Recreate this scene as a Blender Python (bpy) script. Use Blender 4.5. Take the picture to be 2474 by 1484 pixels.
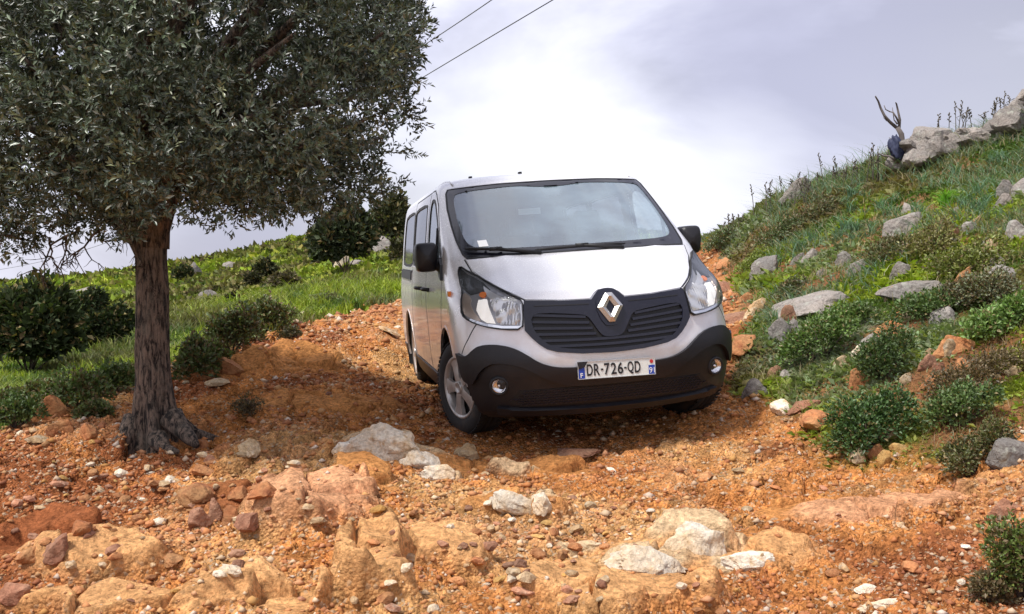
import bpy, bmesh, math, random
import numpy as np
from mathutils import Vector, Matrix
from mathutils.bvhtree import BVHTree
from mathutils.geometry import delaunay_2d_cdt
R = math.radians
random.seed(7); RNG = np.random.default_rng(7)
for o in list(bpy.data.objects): bpy.data.objects.remove(o)
SC = bpy.context.scene; COL = SC.collection

# ---------------------------------------------------------------- camera, world, sun, exposure
CAM = np.array([0., 0., 1.30]); PITCH = -1.4; FL = 2372.5           # focal length in units of a 2474 px wide frame
cd = bpy.data.cameras.new('camera'); cam = bpy.data.objects.new('camera', cd); COL.objects.link(cam)
cam.location = CAM; cam.rotation_euler = (R(90+PITCH), 0, 0)
cd.sensor_width = 36; cd.lens = 36*FL/2474; cd.clip_start = .05; cd.clip_end = 4000
SC.camera = cam
SUN_EL, SUN_AZ = 60, -122         # azimuth measured from +Y (away from the camera) towards +X
sv = Vector((math.sin(R(SUN_AZ))*math.cos(R(SUN_EL)), math.cos(R(SUN_AZ))*math.cos(R(SUN_EL)), math.sin(R(SUN_EL))))
sl = bpy.data.lights.new('sun', 'SUN'); sl.energy = 1.5; sl.angle = R(10); sl.color = (1, .965, .9)
so = bpy.data.objects.new('sun', sl); COL.objects.link(so); so.rotation_euler = sv.to_track_quat('Z', 'Y').to_euler()
so.location = (0, 0, 40)
W = bpy.data.worlds.new('World'); SC.world = W; W.use_nodes = True
wn = W.node_tree; wn.nodes.clear(); WN = wn.nodes.new; WL = wn.links.new
def wnode(t, **k):
    n = WN(t)
    for a, b in k.items(): setattr(n, a, b)
    return n
sky = wnode('ShaderNodeTexSky', sky_type='NISHITA', sun_disc=False); sky.sun_elevation = R(SUN_EL); sky.sun_rotation = math.atan2(sv.x, sv.y)
bg = wnode('ShaderNodeBackground'); bg.inputs['Strength'].default_value = .1
out = wnode('ShaderNodeOutputWorld')
tc = wnode('ShaderNodeTexCoord'); mp = wnode('ShaderNodeMapping'); mp.inputs['Scale'].default_value = (1.3, 1.3, 3.2); mp.inputs['Location'].default_value = (.35, .2, .15)
WL(tc.outputs['Generated'], mp.inputs['Vector'])
n1 = wnode('ShaderNodeTexNoise'); n1.inputs['Scale'].default_value = 1.5; n1.inputs['Detail'].default_value = 6; n1.inputs['Roughness'].default_value = .56; n1.inputs['Distortion'].default_value = .35
WL(mp.outputs[0], n1.inputs['Vector'])
r1 = wnode('ShaderNodeValToRGB'); e = r1.color_ramp.elements          # cloud tone, in units where white = 1
e[0].position = .40; e[0].color = (.35, .35, .44, 1); e[1].position = .61; e[1].color = (.84, .84, .92, 1)
x = r1.color_ramp.elements.new(.5); x.color = (.54, .54, .67, 1)
WL(n1.outputs['Fac'], r1.inputs[0])
# brighter band of thin cloud low over the ridge
sep = wnode('ShaderNodeSeparateXYZ'); WL(tc.outputs['Generated'], sep.inputs[0])
r2 = wnode('ShaderNodeValToRGB'); e = r2.color_ramp.elements
e[0].position = 0.0; e[0].color = (0, 0, 0, 1); e[1].position = 1; e[1].color = (0, 0, 0, 1)
for p, v in ((.0, .1), (.06, .2), (.13, .15), (.24, .05), (.4, 0)):
    x = r2.color_ramp.elements.new(p); x.color = (v, v, v, 1)
WL(sep.outputs['Z'], r2.inputs[0])
n2 = wnode('ShaderNodeTexNoise'); n2.inputs['Scale'].default_value = 2.1; n2.inputs['Detail'].default_value = 4
WL(mp.outputs[0], n2.inputs['Vector'])
mu = wnode('ShaderNodeMath', operation='MULTIPLY'); WL(r2.outputs[0], mu.inputs[0]); WL(n2.outputs['Fac'], mu.inputs[1])
mu2 = wnode('ShaderNodeMath', operation='MULTIPLY', use_clamp=True); WL(mu.outputs[0], mu2.inputs[0]); mu2.inputs[1].default_value = 2.0
mx = wnode('ShaderNodeMix', data_type='RGBA'); WL(mu2.outputs[0], mx.inputs[0]); WL(r1.outputs[0], mx.inputs[6]); mx.inputs[7].default_value = (1.08, 1.08, 1.1, 1)
def lobe(az, el, r0, r1, amt):
    "a soft patch of cloud around one sky direction, broken up by the noise"
    d = (math.sin(R(az))*math.cos(R(el)), math.cos(R(az))*math.cos(R(el)), math.sin(R(el)))
    ds = wnode('ShaderNodeVectorMath', operation='DISTANCE'); wa = wnode('ShaderNodeVectorMath', operation='MULTIPLY_ADD'); WL(n2.outputs['Color'], wa.inputs[0]); wa.inputs[1].default_value = (.22, .22, .22); WL(tc.outputs['Generated'], wa.inputs[2])
    sb = wnode('ShaderNodeVectorMath', operation='SUBTRACT'); WL(wa.outputs[0], sb.inputs[0]); sb.inputs[1].default_value = (.11, .11, .11); WL(sb.outputs[0], ds.inputs[0]); ds.inputs[1].default_value = d
    m = wnode('ShaderNodeMapRange', interpolation_type='SMOOTHSTEP'); WL(ds.outputs['Value'], m.inputs[0]); m.inputs[1].default_value = r0; m.inputs[2].default_value = r1; m.inputs[3].default_value = amt; m.inputs[4].default_value = 0
    return m.outputs[0]
cur = mx.outputs[2]
for az, el, r0, r1, amt, c in ((1.5, 8, .0, .18, .8, (1.0, 1.0, 1.03)), (12.5, 7, .0, .09, .75, (.95, .95, 1.0)), (16, 13, .02, .22, .7, (.40, .40, .53)), (-16, 3.5, .0, .17, .8, (.36, .36, .47)), (-26, 1, .0, .07, .5, (.62, .62, .72)), (2, 18, .0, .16, .5, (.68, .68, .80)), (-60, 20, .1, .5, .5, (.8, .8, .86)), (70, 30, .1, .5, .4, (.45, .45, .56)), (170, 30, .2, .7, .5, (.75, .75, .82))):
    m3 = wnode('ShaderNodeMix', data_type='RGBA'); WL(lobe(az, el, r0, r1, amt), m3.inputs[0]); WL(cur, m3.inputs[6]); m3.inputs[7].default_value = (*c, 1); cur = m3.outputs[2]
sc10 = wnode('ShaderNodeVectorMath', operation='SCALE'); sc10.inputs['Scale'].default_value = 4.15; WL(cur, sc10.inputs[0])
mx2 = wnode('ShaderNodeMix', data_type='RGBA'); mx2.inputs[0].default_value = .95; WL(sky.outputs[0], mx2.inputs[6]); WL(sc10.outputs[0], mx2.inputs[7])
WL(mx2.outputs[2], bg.inputs[0]); WL(bg.outputs[0], out.inputs[0])
SC.view_settings.view_transform = 'Standard'; SC.view_settings.look = 'None'; SC.view_settings.exposure = 1.7; SC.view_settings.gamma = 1
SC.cycles.max_bounces = 6; SC.cycles.transparent_max_bounces = 12

# ---------------------------------------------------------------- helpers
def tag(o, label=None, cat=None, group=None, kind=None):
    if label: o['label'] = label
    if cat: o['category'] = cat
    if group: o['group'] = group
    if kind: o['kind'] = kind
    return o
def empty(name, loc=(0, 0, 0), **k):
    o = bpy.data.objects.new(name, None); COL.objects.link(o); o.location = loc; o.empty_display_size = .2
    return tag(o, **k)
def meshobj(name, V, F, mat, parent=None, smooth=True, attr=None, **k):
    """V (n,3) array, F list of faces or (m,k) int array; one mesh object"""
    me = bpy.data.meshes.new(name)
    V = np.asarray(V, np.float32)
    if isinstance(F, np.ndarray):
        m, kk = F.shape
        me.vertices.add(len(V)); me.vertices.foreach_set('co', V.ravel())
        me.loops.add(m*kk); me.loops.foreach_set('vertex_index', F.astype(np.int32).ravel())
        me.polygons.add(m); me.polygons.foreach_set('loop_start', np.arange(0, m*kk, kk, dtype=np.int32))
        me.update(calc_edges=True)
    else:
        me.from_pydata([tuple(map(float, v)) for v in V], [], F)
    if attr is not None:
        for an, av in attr.items():
            if av.ndim == 1:
                a = me.attributes.new(an, 'FLOAT', 'POINT'); a.data.foreach_set('value', av.astype(np.float32))
            else:
                a = me.attributes.new(an, 'FLOAT_COLOR', 'POINT')
                c = np.ones((len(V), 4), np.float32); c[:, :3] = av; a.data.foreach_set('color', c.ravel())
    me.validate(clean_customdata=False)
    if smooth: me.polygons.foreach_set('use_smooth', np.ones(len(me.polygons), bool))
    if mat: me.materials.append(mat)
    o = bpy.data.objects.new(name, me); COL.objects.link(o)
    if parent is not None: o.parent = parent
    return tag(o, **k)
class MB:
    """collects simple shapes into one mesh"""
    def __init__(s): s.v = []; s.f = []
    def add(s, V, F):
        n = len(s.v); s.v += [tuple(map(float, v)) for v in V]; s.f += [tuple(i+n for i in f) for f in F]
    def box(s, c, h, rot=None):
        c = Vector(c); P = []
        for dx in (-1, 1):
            for dy in (-1, 1):
                for dz in (-1, 1):
                    p = Vector((dx*h[0], dy*h[1], dz*h[2]))
                    if rot: p = rot @ p
                    P.append(c+p)
        s.add(P, [(0, 1, 3, 2), (4, 6, 7, 5), (0, 4, 5, 1), (2, 3, 7, 6), (0, 2, 6, 4), (1, 5, 7, 3)])
    def tube(s, pts, rad, n=8, cap=True):
        pts = [Vector(p) for p in pts]
        if not hasattr(rad, '__len__'): rad = [rad]*len(pts)
        V = []; F = []; prev = None
        for i, p in enumerate(pts):
            t = (pts[min(i+1, len(pts)-1)]-pts[max(i-1, 0)]).normalized()
            a = prev if prev is not None else (Vector((0, 0, 1)) if abs(t.z) < .9 else Vector((1, 0, 0)))
            a = (a-t*a.dot(t)).normalized(); prev = a; b = t.cross(a)
            for k in range(n):
                an = 2*math.pi*k/n; V.append(p+(a*math.cos(an)+b*math.sin(an))*rad[i])
        for i in range(len(pts)-1):
            for k in range(n): F.append((i*n+k, i*n+(k+1) % n, (i+1)*n+(k+1) % n, (i+1)*n+k))
        if cap: F.append(tuple(range(n))[::-1]); F.append(tuple((len(pts)-1)*n+k for k in range(n)))
        s.add(V, F)
    def lathe(s, prof, M=Matrix(), n=32):
        """prof [(r, h)], axis = local z"""
        V = []; F = []
        for r, h in prof:
            for k in range(n):
                a = 2*math.pi*k/n; V.append(M @ Vector((r*math.cos(a), r*math.sin(a), h)))
        for i in range(len(prof)-1):
            for k in range(n): F.append((i*n+k, i*n+(k+1) % n, (i+1)*n+(k+1) % n, (i+1)*n+k))
        s.add(V, F)
    def build(s, name, mat, parent=None, smooth=True, **k): return meshobj(name, np.array(s.v), s.f, mat, parent, smooth, **k)
def autosmooth(o, ang=35):
    me = o.data; me.polygons.foreach_set('use_smooth', np.ones(len(me.polygons), bool))
    try: me.set_sharp_from_angle(angle=R(ang))
    except Exception: pass
    return o
# vectorised noise
def h2(ix, iy, s=0):
    n = (ix.astype(np.int64)*374761393+iy.astype(np.int64)*668265263+s*1442695041) & 0xffffffff
    n = ((n ^ (n >> 13))*1274126177) & 0xffffffff
    n = ((n ^ (n >> 16))*2246822519) & 0xffffffff
    return ((n ^ (n >> 15)) & 0xffffff)/float(0xffffff)
def vn(x, y, s=0):
    ix, iy = np.floor(x), np.floor(y); fx, fy = x-ix, y-iy
    fx = fx*fx*fx*(fx*(fx*6-15)+10); fy = fy*fy*fy*(fy*(fy*6-15)+10)
    a, b, c, d = h2(ix, iy, s), h2(ix+1, iy, s), h2(ix, iy+1, s), h2(ix+1, iy+1, s)
    return (a*(1-fx)+b*fx)*(1-fy)+(c*(1-fx)+d*fx)*fy
def fbm(x, y, s=0, o=4, g=.5):
    t = 0; a = 1; n = 0
    for k in range(o):
        t = t+a*vn(x*2**k+17.3*k, y*2**k-9.1*k, s+k); n += a; a *= g
    return t/n-.5
def worley(x, y, s=0, jit=.9):
    ix, iy = np.floor(x), np.floor(y); f1 = np.full(x.shape, 9.); f2 = f1.copy(); idv = np.zeros(x.shape)
    for dx in (-1, 0, 1):
        for dy in (-1, 0, 1):
            cx, cy = ix+dx, iy+dy
            px = cx+.5+jit*(h2(cx, cy, s)-.5); py = cy+.5+jit*(h2(cx, cy, s+1)-.5)
            d = np.hypot(x-px, y-py); c = h2(cx, cy, s+2); m = d < f1
            f2 = np.where(m, f1, np.minimum(f2, d)); idv = np.where(m, c, idv); f1 = np.minimum(f1, d)
    return f1, f2, idv
def sstep(a, b, x):
    t = np.clip((x-a)/(b-a), 0, 1); return t*t*(3-2*t)
# materials
def mat(name, col=(.5, .5, .5), rough=.6, metal=0., spec=.5, emis=None, coat=0.):
    m = bpy.data.materials.new(name); m.use_nodes = True; p = m.node_tree.nodes['Principled BSDF']
    p.inputs['Base Color'].default_value = (*col, 1); p.inputs['Roughness'].default_value = rough; p.inputs['Metallic'].default_value = metal
    p.inputs['Specular IOR Level'].default_value = spec; p.inputs['Coat Weight'].default_value = coat; p.inputs['Coat Roughness'].default_value = .06
    if emis: p.inputs['Emission Color'].default_value = (*emis[0], 1); p.inputs['Emission Strength'].default_value = emis[1]
    return m
class NT:
    def __init__(s, m): s.t = m.node_tree; s.p = s.t.nodes['Principled BSDF']
    def n(s, t, **k):
        q = s.t.nodes.new(t)
        for a, b in k.items():
            if a in q.inputs: q.inputs[a].default_value = b
            else: setattr(q, a, b)
        return q
    def l(s, a, b): s.t.links.new(a, b)
    def noise(s, scale, detail=4, rough=.5, vec=None, dist=0):
        q = s.n('ShaderNodeTexNoise'); q.inputs['Scale'].default_value = scale; q.inputs['Detail'].default_value = detail; q.inputs['Roughness'].default_value = rough; q.inputs['Distortion'].default_value = dist
        if vec: s.l(vec, q.inputs['Vector'])
        return q.outputs['Fac']
    def ramp(s, fac, stops):
        q = s.n('ShaderNodeValToRGB'); e = q.color_ramp.elements
        while len(e) > 1: e.remove(e[-1])
        e[0].position = stops[0][0]; c = stops[0][1]; e[0].color = (*c, 1) if hasattr(c, '__len__') else (c, c, c, 1)
        for p, c in stops[1:]:
            x = e.new(p); x.color = (*c, 1) if hasattr(c, '__len__') else (c, c, c, 1)
        s.l(fac, q.inputs[0]); return q.outputs[0]
    def mix(s, fac, a, b, mode='MIX'):
        q = s.n('ShaderNodeMix', data_type='RGBA', blend_type=mode)
        for v, i in ((fac, 0), (a, 6), (b, 7)):
            if hasattr(v, 'links'): s.l(v, q.inputs[i])
            elif i == 0: q.inputs[0].default_value = v
            else: q.inputs[i].default_value = (*v, 1)
        return q.outputs[2]
    def attr(s, name):
        q = s.n('ShaderNodeAttribute'); q.attribute_name = name; return q
    def bump(s, h, strength=.4, dist=.01):
        q = s.n('ShaderNodeBump'); q.inputs['Strength'].default_value = strength; q.inputs['Distance'].default_value = dist
        s.l(h, q.inputs['Height']); s.l(q.outputs[0], s.p.inputs['Normal']); return q
# ---------------------------------------------------------------- the van's body surface (van space: X = picture right, Y = towards the tail, Z up, nose at Y = 0)
#        z     y_nose  half_w  L    n    dip  y_tail
LEV = [(.200, .110, .900, .55, 2.6, .00, 4.86), (.245, .050, .935, .58, 2.6, .00, 4.90), (.30, .022, .950, .60, 2.6, .00, 4.93),
       (.42, .000, .965, .60, 2.6, .00, 4.95), (.50, -.018, .972, .60, 2.6, .00, 4.95), (.60, -.018, .976, .60, 2.6, .0, 4.93), (.68, .000, .978, .60, 2.6, .0, 4.92),
       (.80, .022, .979, .62, 2.55, .0, 4.92), (.92, .050, .977, .64, 2.5, .0, 4.91), (.985, .080, .974, .66, 2.5, .005, 4.91),
       (1.03, .135, .970, .66, 2.5, .012, 4.91), (1.09, .250, .965, .64, 2.5, .02, 4.91), (1.16, .395, .957, .58, 2.6, .03, 4.90), (1.235, .535, .950, .50, 2.8, .035, 4.89),
       (1.290, .650, .942, .42, 3.0, .03, 4.88), (1.320, .700, .937, .40, 3.0, .03, 4.88),
       (1.50, .985, .917, .40, 3.0, .035, 4.86), (1.70, 1.295, .890, .40, 3.0, .035, 4.83), (1.82, 1.480, .868, .40, 3.0, .03, 4.81), (1.875, 1.580, .850, .40, 3.0, .03, 4.79),
       (1.915, 1.70, .810, .42, 3.0, .02, 4.75), (1.940, 1.85, .74, .5, 2.6, .012, 4.70), (1.955, 2.05, .62, .5, 2.4, .006, 4.6), (1.965, 2.35, .40, .4, 2.2, .0, 4.4), (1.968, 2.7, .02, .1, 2, 0, 4.0)]
def shell_grid(nv=120, nf=56, ns=110, nr=12, half=True):
    L = np.array(LEV); d = np.r_[0, np.cumsum(np.hypot(np.hypot(np.diff(L[:, 0]), np.diff(L[:, 1])), np.diff(L[:, 2])*.6))]
    vv = np.linspace(0, d[-1], nv*6); T = np.array([np.interp(vv, d, L[:, k]) for k in range(7)])
    ker = np.exp(-np.linspace(-2, 2, 17)**2); ker /= ker.sum()
    T2 = np.array([np.convolve(np.pad(t, 8, mode='reflect', reflect_type='odd'), ker, 'valid') for t in T])
    idx = np.linspace(0, nv*6-1, nv).astype(int); T = T2[:, idx]
    z, yc, w, Lc, n, dip, yr = [t[:, None] for t in T]
    th = np.linspace(0, 1, nf+1)[None, :]; th = (th**1.15)*math.pi/2
    xf = w*np.sin(th)**(2/n); yf = yc+Lc*(1-np.cos(th)**(2/n)); 
    ts = np.linspace(0, 1, ns+2)[None, 1:-1]; ysd = (yc+Lc)*(1-ts)+(yr-.18)*ts; xs = w+0*ts
    tr = np.linspace(0, math.pi/2, nr+1)[None, :]; xr = w*(np.cos(tr)**(2/4.)); yrr = (yr-.18)+.18*np.sin(tr)**(2/2.4)
    X = np.concatenate([xf, xs, xr], 1); Y = np.concatenate([yf, ysd, yrr], 1)
    # gentle barrel of the flank in plan
    fade = sstep(1.2, 2.0, Y)
    Z = z-dip*np.minimum(1, (X/w))**2+0*X
    # bonnet swage and slight crown already in contour; body-side swage line
    X = X*(1-.004*fade*np.cos((Y-3)*.9))
    return X, Y, Z
def shell_mesh(off=0., **kw):
    X, Y, Z = shell_grid(**kw)
    nv, nu = X.shape
    Xf = np.concatenate([-X[:, :0:-1], X], 1); Yf = np.concatenate([Y[:, :0:-1], Y], 1); Zf = np.concatenate([Z[:, :0:-1], Z], 1)
    P = np.stack([Xf, Yf, Zf], -1)
    if off:
        du = np.gradient(P, axis=1); dv = np.gradient(P, axis=0); N = np.cross(du, dv); N /= np.linalg.norm(N, axis=-1)[..., None]+1e-9
        P = P+N*off
    nu = P.shape[1]; i = np.arange((nv-1)*(nu)).reshape(nv-1, nu)
    a = (np.arange(nv-1)[:, None]*nu+np.arange(nu-1)[None, :])
    F = np.stack([a, a+1, a+nu+1, a+nu], -1).reshape(-1, 4)
    return P.reshape(-1, 3), F
def inpoly(P, poly):
    x, y = P[:, 0], P[:, 1]; c = np.zeros(len(P), bool); n = len(poly)
    for i in range(n):
        x1, y1 = poly[i]; x2, y2 = poly[(i+1) % n]
        k = ((y1 > y) != (y2 > y)) & (x < (x2-x1)*(y-y1)/((y2-y1) if y2 != y1 else 1e-9)+x1); c ^= k
    return c
def closest(P, poly, closed=True):
    best = np.full(len(P), 1e9); Q = P.copy(); n = len(poly)
    for i in range(n if closed else n-1):
        a = np.array(poly[i]); b = np.array(poly[(i+1) % n]); ab = b-a
        t = np.clip(((P-a)@ab)/(ab@ab+1e-12), 0, 1); q = a+t[:, None]*ab; d = np.linalg.norm(P-q, axis=1)
        m = d < best; best[m] = d[m]; Q[m] = q[m]
    return best, Q
def cut(V, F, axes, poly, sel, tol=.012):
    """remove faces inside a 2D polygon (axes pair) among vertices where sel(V); rim vertices snap onto the polygon"""
    poly = [tuple(p) for p in poly]; S = sel(V); P = V[:, axes]
    d, Q = closest(P, poly); m = S & (d < tol)
    V = V.copy(); V[np.ix_(m, axes)] = Q[m]
    C = V[F].mean(1); S4 = S[F].all(1)
    inside = inpoly(C[:, axes], poly) & S4
    return V, F[~inside]
def smooth_poly(pts, it=2, closed=True):
    p = [np.array(q, float) for q in pts]
    for _ in range(it):
        q = []; n = len(p)
        for i in range(n if closed else n-1):
            a, b = p[i], p[(i+1) % n]; q += [a*.75+b*.25, a*.25+b*.75]
        if not closed: q = [p[0]]+q+[p[-1]]
        p = q
    return [tuple(a) for a in p]
VAN_M = np.array([[0.97921, -0.19107, -0.06817], [-0.07664, -0.03729, -0.99636], [0.18784, 0.98087, -0.05116]])   # van axes in camera axes (x right, y down, z forward)
VAN_T = np.array([0.7018, 0.8887, 6.4273])
# ---------------------------------------------------------------- terrain: one height field through surveyed points
_p = R(PITCH); FWD = np.array([0, math.cos(_p), math.sin(_p)]); DWN = np.array([0, math.sin(_p), -math.cos(_p)]); RGT = np.array([1., 0, 0])
def wp(px, py, d): return CAM+d*(FWD+(px-1237)/FL*RGT+(py-742)/FL*DWN)
SURVEY = [(-200, 1484, 3.7), (0, 1484, 3.75), (600, 1484, 3.7), (1237, 1484, 3.75), (1800, 1484, 3.75), (2474, 1484, 3.6), (2700, 1484, 3.5),
 (100, 1300, 4.75), (700, 1330, 4.35), (740, 1215, 5.1), (900, 1350, 4.35), (1237, 1250, 5.0), (1700, 1250, 5.0), (2200, 1250, 4.75), (2474, 1250, 4.5), (-200, 1250, 4.9),
 (930, 1080, 6.2), (360, 1085, 6.6), (120, 1015, 7.2), (0, 1065, 6.7), (-200, 1080, 6.6), (420, 905, 8.8), (560, 848, 10.1), (700, 780, 12.), (850, 745, 15.), (980, 716, 18.5), (800, 830, 10.4), (620, 950, 8.3), (880, 910, 9.2), (960, 790, 12.5),
 # falling away behind the track's left edge
 (-200, 980, 9.), (100, 945, 9.), (250, 925, 10), (-100, 890, 14.5), (80, 885, 15), (250, 850, 16), (450, 850, 13.5), (600, 800, 15.5), (700, 740, 17), (850, 705, 20), (300, 760, 33), (80, 780, 30), (-200, 780, 30), (550, 700, 32), (750, 690, 30), (900, 660, 30),
 (-200, 688, 90), (0, 686, 90), (180, 690, 95), (280, 688, 90), (330, 672, 85), (500, 640, 80), (620, 612, 76), (750, 580, 70), (900, 545, 62), (1000, 530, 60), (1300, 520, 60),
 (-200, 688, 160), (180, 692, 160), (500, 652, 150), (900, 580, 130), (1300, 560, 130),
 # right bank
 (1690, 592, 20), (1750, 568, 17.5), (1740, 650, 14), (1760, 720, 11.3), (1760, 800, 9.6), (1760, 900, 8.3), (1860, 960, 7.3), (1850, 800, 9.2), (1850, 650, 12.), (1800, 560, 15), (1850, 500, 16),
 (2000, 1100, 5.95), (2000, 900, 7.4), (1990, 730, 9.5), (2000, 600, 11.4), (2000, 470, 14.5), (2200, 1000, 6.3), (2200, 850, 7.3), (2200, 700, 8.7), (2200, 560, 10.4), (2130, 410, 14), (2474, 1100, 5.2), (2474, 1000, 5.7), (2474, 850, 6.6), (2474, 700, 7.9), (2474, 560, 9.3), (2474, 430, 11.), (2474, 335, 13.), (2300, 370, 13.5), (2700, 900, 6), (2700, 500, 9), (2700, 250, 13),
 (1690, 640, 30), (1850, 560, 24), (2130, 480, 22), (2474, 400, 22), (2700, 300, 22), (1690, 620, 60), (2130, 560, 60), (2700, 500, 60), (2130, 600, 130), (2700, 560, 130)]
_S = np.array([wp(*s) for s in SURVEY]+[(-.281, 7.163, .238), (1.325, 7.474, .350), (-.873, 10.203, .290), (.733, 10.514, .395), (.5, 8.8, .30), (.65, 6.35, .17), (-.2, 6.5, .16), (1.6, 6.6, .24)])
def _al(X, Y): return X/Y, np.log(Y)*.55
_a, _l = _al(_S[:, 0], _S[:, 1]); _v = (_S[:, 2]-CAM[2])/_S[:, 1]
def _phi(r): return np.where(r > 1e-9, r*r*np.log(r+1e-12), 0)
def _fit():
    n = len(_a); K = _phi(np.hypot(_a[:, None]-_a[None], _l[:, None]-_l[None]))+np.eye(n)*4e-4
    Pm = np.stack([np.ones(n), _a, _l], 1); A = np.block([[K, Pm], [Pm.T, np.zeros((3, 3))]])
    return np.linalg.solve(A, np.r_[_v, 0, 0, 0])
_c = _fit(); _ga = np.linspace(-.8, .8, 260); _gl = np.linspace(np.log(2.4)*.55, np.log(170)*.55, 260)
_GA, _GL = np.meshgrid(_ga, _gl, indexing='ij')
_G = sum(_c[i]*_phi(np.hypot(_GA-_a[i], _GL-_l[i])) for i in range(len(_a)))+_c[-3]+_c[-2]*_GA+_c[-1]*_GL
def base_h(X, Y):
    X = np.asarray(X, float); Y = np.asarray(Y, float); Yc = np.clip(Y, 2.5, 165.); a, l = _al(np.clip(X/Yc, -.78, .78)*Yc, Yc)
    i = np.clip((a-_ga[0])/(_ga[1]-_ga[0]), 0, 258.999); j = np.clip((l-_gl[0])/(_gl[1]-_gl[0]), 0, 258.999)
    i0 = i.astype(int); j0 = j.astype(int); fi = i-i0; fj = j-j0
    g = (_G[i0, j0]*(1-fi)+_G[i0+1, j0]*fi)*(1-fj)+(_G[i0, j0+1]*(1-fi)+_G[i0+1, j0+1]*fi)*fj
    z = CAM[2]+g*Yc
    return np.where(Y > 165, z-(Y-165)*.012, z)
def hit_ground(px, py, h=base_h, dmax=160):
    d = np.exp(np.linspace(np.log(2.6), np.log(dmax), 1200)); P = wp(px, py, d[:, None]); k = np.where(P[:, 2] <= h(P[:, 0], P[:, 1]))[0]
    return P[k[0]] if len(k) else None
def gpoly(pts, h=base_h): return [tuple(hit_ground(*p, h)[:2]) for p in pts]
TRACK = gpoly([(-190, 1075), (0, 1052), (70, 1015), (230, 960), (330, 945), (430, 905), (560, 852), (640, 812), (700, 790)])+[(-2.0, 17.), (-1.2, 20), (2.5, 24), (3.9, 20), (3.2, 15.5)]+gpoly([(1790, 720), (1850, 790), (1790, 860), (1760, 930), (1860, 968), (1960, 1010), (1990, 1100), (2150, 1090), (2290, 1075), (2400, 1030), (2600, 1010)])+[(6, 2), (6, -6), (-8, -6)]
TRK = np.array(TRACK)
def track_sd(X, Y):
    """>0 inside the bare track, metres (scaled by distance)"""
    P = np.stack([X.ravel(), Y.ravel()], 1); d = closest(P, TRACK)[0]; s = np.where(inpoly(P, TRACK), d, -d)
    return s.reshape(X.shape)
def dirt_mask(X, Y):
    s = track_sd(X, Y); n = fbm(X*1.3, Y*1.3, 40, 4)*1.3+fbm(X*6, Y*6, 41, 2)*.5
    return sstep(-.12, .16, s+n*.35)
def cells(x, y, s):
    """rock blocks: id, gap to the neighbour, offset from the block's centre"""
    ix, iy = np.floor(x), np.floor(y); f1 = np.full(x.shape, 9.); f2 = f1.copy(); c = np.zeros(x.shape); ox = c.copy(); oy = c.copy(); c2 = c.copy()
    for dx in (-1, 0, 1):
        for dy in (-1, 0, 1):
            cx, cy = ix+dx, iy+dy; px = cx+.5+.9*(h2(cx, cy, s)-.5); py = cy+.5+.9*(h2(cx, cy, s+1)-.5); d = np.hypot(x-px, y-py); m = d < f1
            f2 = np.where(m, f1, np.minimum(f2, d)); c = np.where(m, h2(cx, cy, s+2), c); c2 = np.where(m, h2(cx, cy, s+3), c2); ox = np.where(m, x-px, ox); oy = np.where(m, y-py, oy); f1 = np.minimum(f1, d)
    return f1, f2-f1, c, c2, ox, oy
# bare bedrock that breaks through the dirt: centre px, py, half sizes in metres, height, tone
BEDS = [(745, 1250, .36, .36, .17, 'pink'), (900, 1395, .17, .42, .15, 'ochre'), (1060, 1330, .25, .30, .06, 'ochre'), (225, 1375, .34, .20, .10, 'ochre'), (330, 1465, .55, .16, .07, 'ochre'), (620, 1465, .3, .16, .05, 'ochre'), (1480, 1440, .45, .22, .08, 'ochre'), (865, 1165, .28, .22, .07, 'orange'),
        (1320, 1135, .28, .26, .05, 'orange'), (540, 1230, .24, .26, .07, 'red'), (930, 1085, .42, .30, .05, 'orange'), (1960, 1230, .30, .25, .02, 'orange'), (2120, 1235, .45, .2, .03, 'pink'), (720, 880, .5, .6, .08, 'orange'), (540, 900, .5, .5, .10, 'orange'), (1800, 830, .35, .7, .10, 'red'), (1700, 1340, .5, .24, .05, 'ochre'), (1150, 1130, .3, .2, .04, 'orange'), (120, 1300, .3, .3, .05, 'red'), (1250, 1240, .3, .16, .05, 'orange'), (800, 980, .6, .5, .03, 'orange'), (935, 1080, .36, .15, .05, 'white'), (1060, 1145, .16, .07, .03, 'white'), (1240, 1232, .16, .10, .03, 'white'), (1320, 1222, .10, .12, .03, 'white'), (1420, 1322, .13, .10, .02, 'white'), (1670, 1320, .22, .13, .04, 'white'), (1560, 1370, .24, .08, .03, 'white'), (1790, 1372, .16, .06, .02, 'white'), (1240, 1150, .14, .06, .02, 'white')]
BEDP = [(*hit_ground(b[0], b[1])[:2], *b[2:]) for b in BEDS]
TONES = {'white': (.66, .50, .32), 'pink': (.70, .38, .22), 'ochre': (.72, .41, .19), 'orange': (.58, .27, .095), 'red': (.32, .11, .045)}
def bed_masks(X, Y):
    wx = X+fbm(X*5, Y*5, 31, 3)*.22; wy = Y+fbm(X*5+7, Y*5, 33, 3)*.22; out = []
    for bx, by, rx, ry, h, tn in BEDP:
        d = np.sqrt(((wx-bx)/rx)**2+((wy-by)/ry)**2); out.append((sstep(1.12, .78, d), h, tn))
    return out
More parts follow.
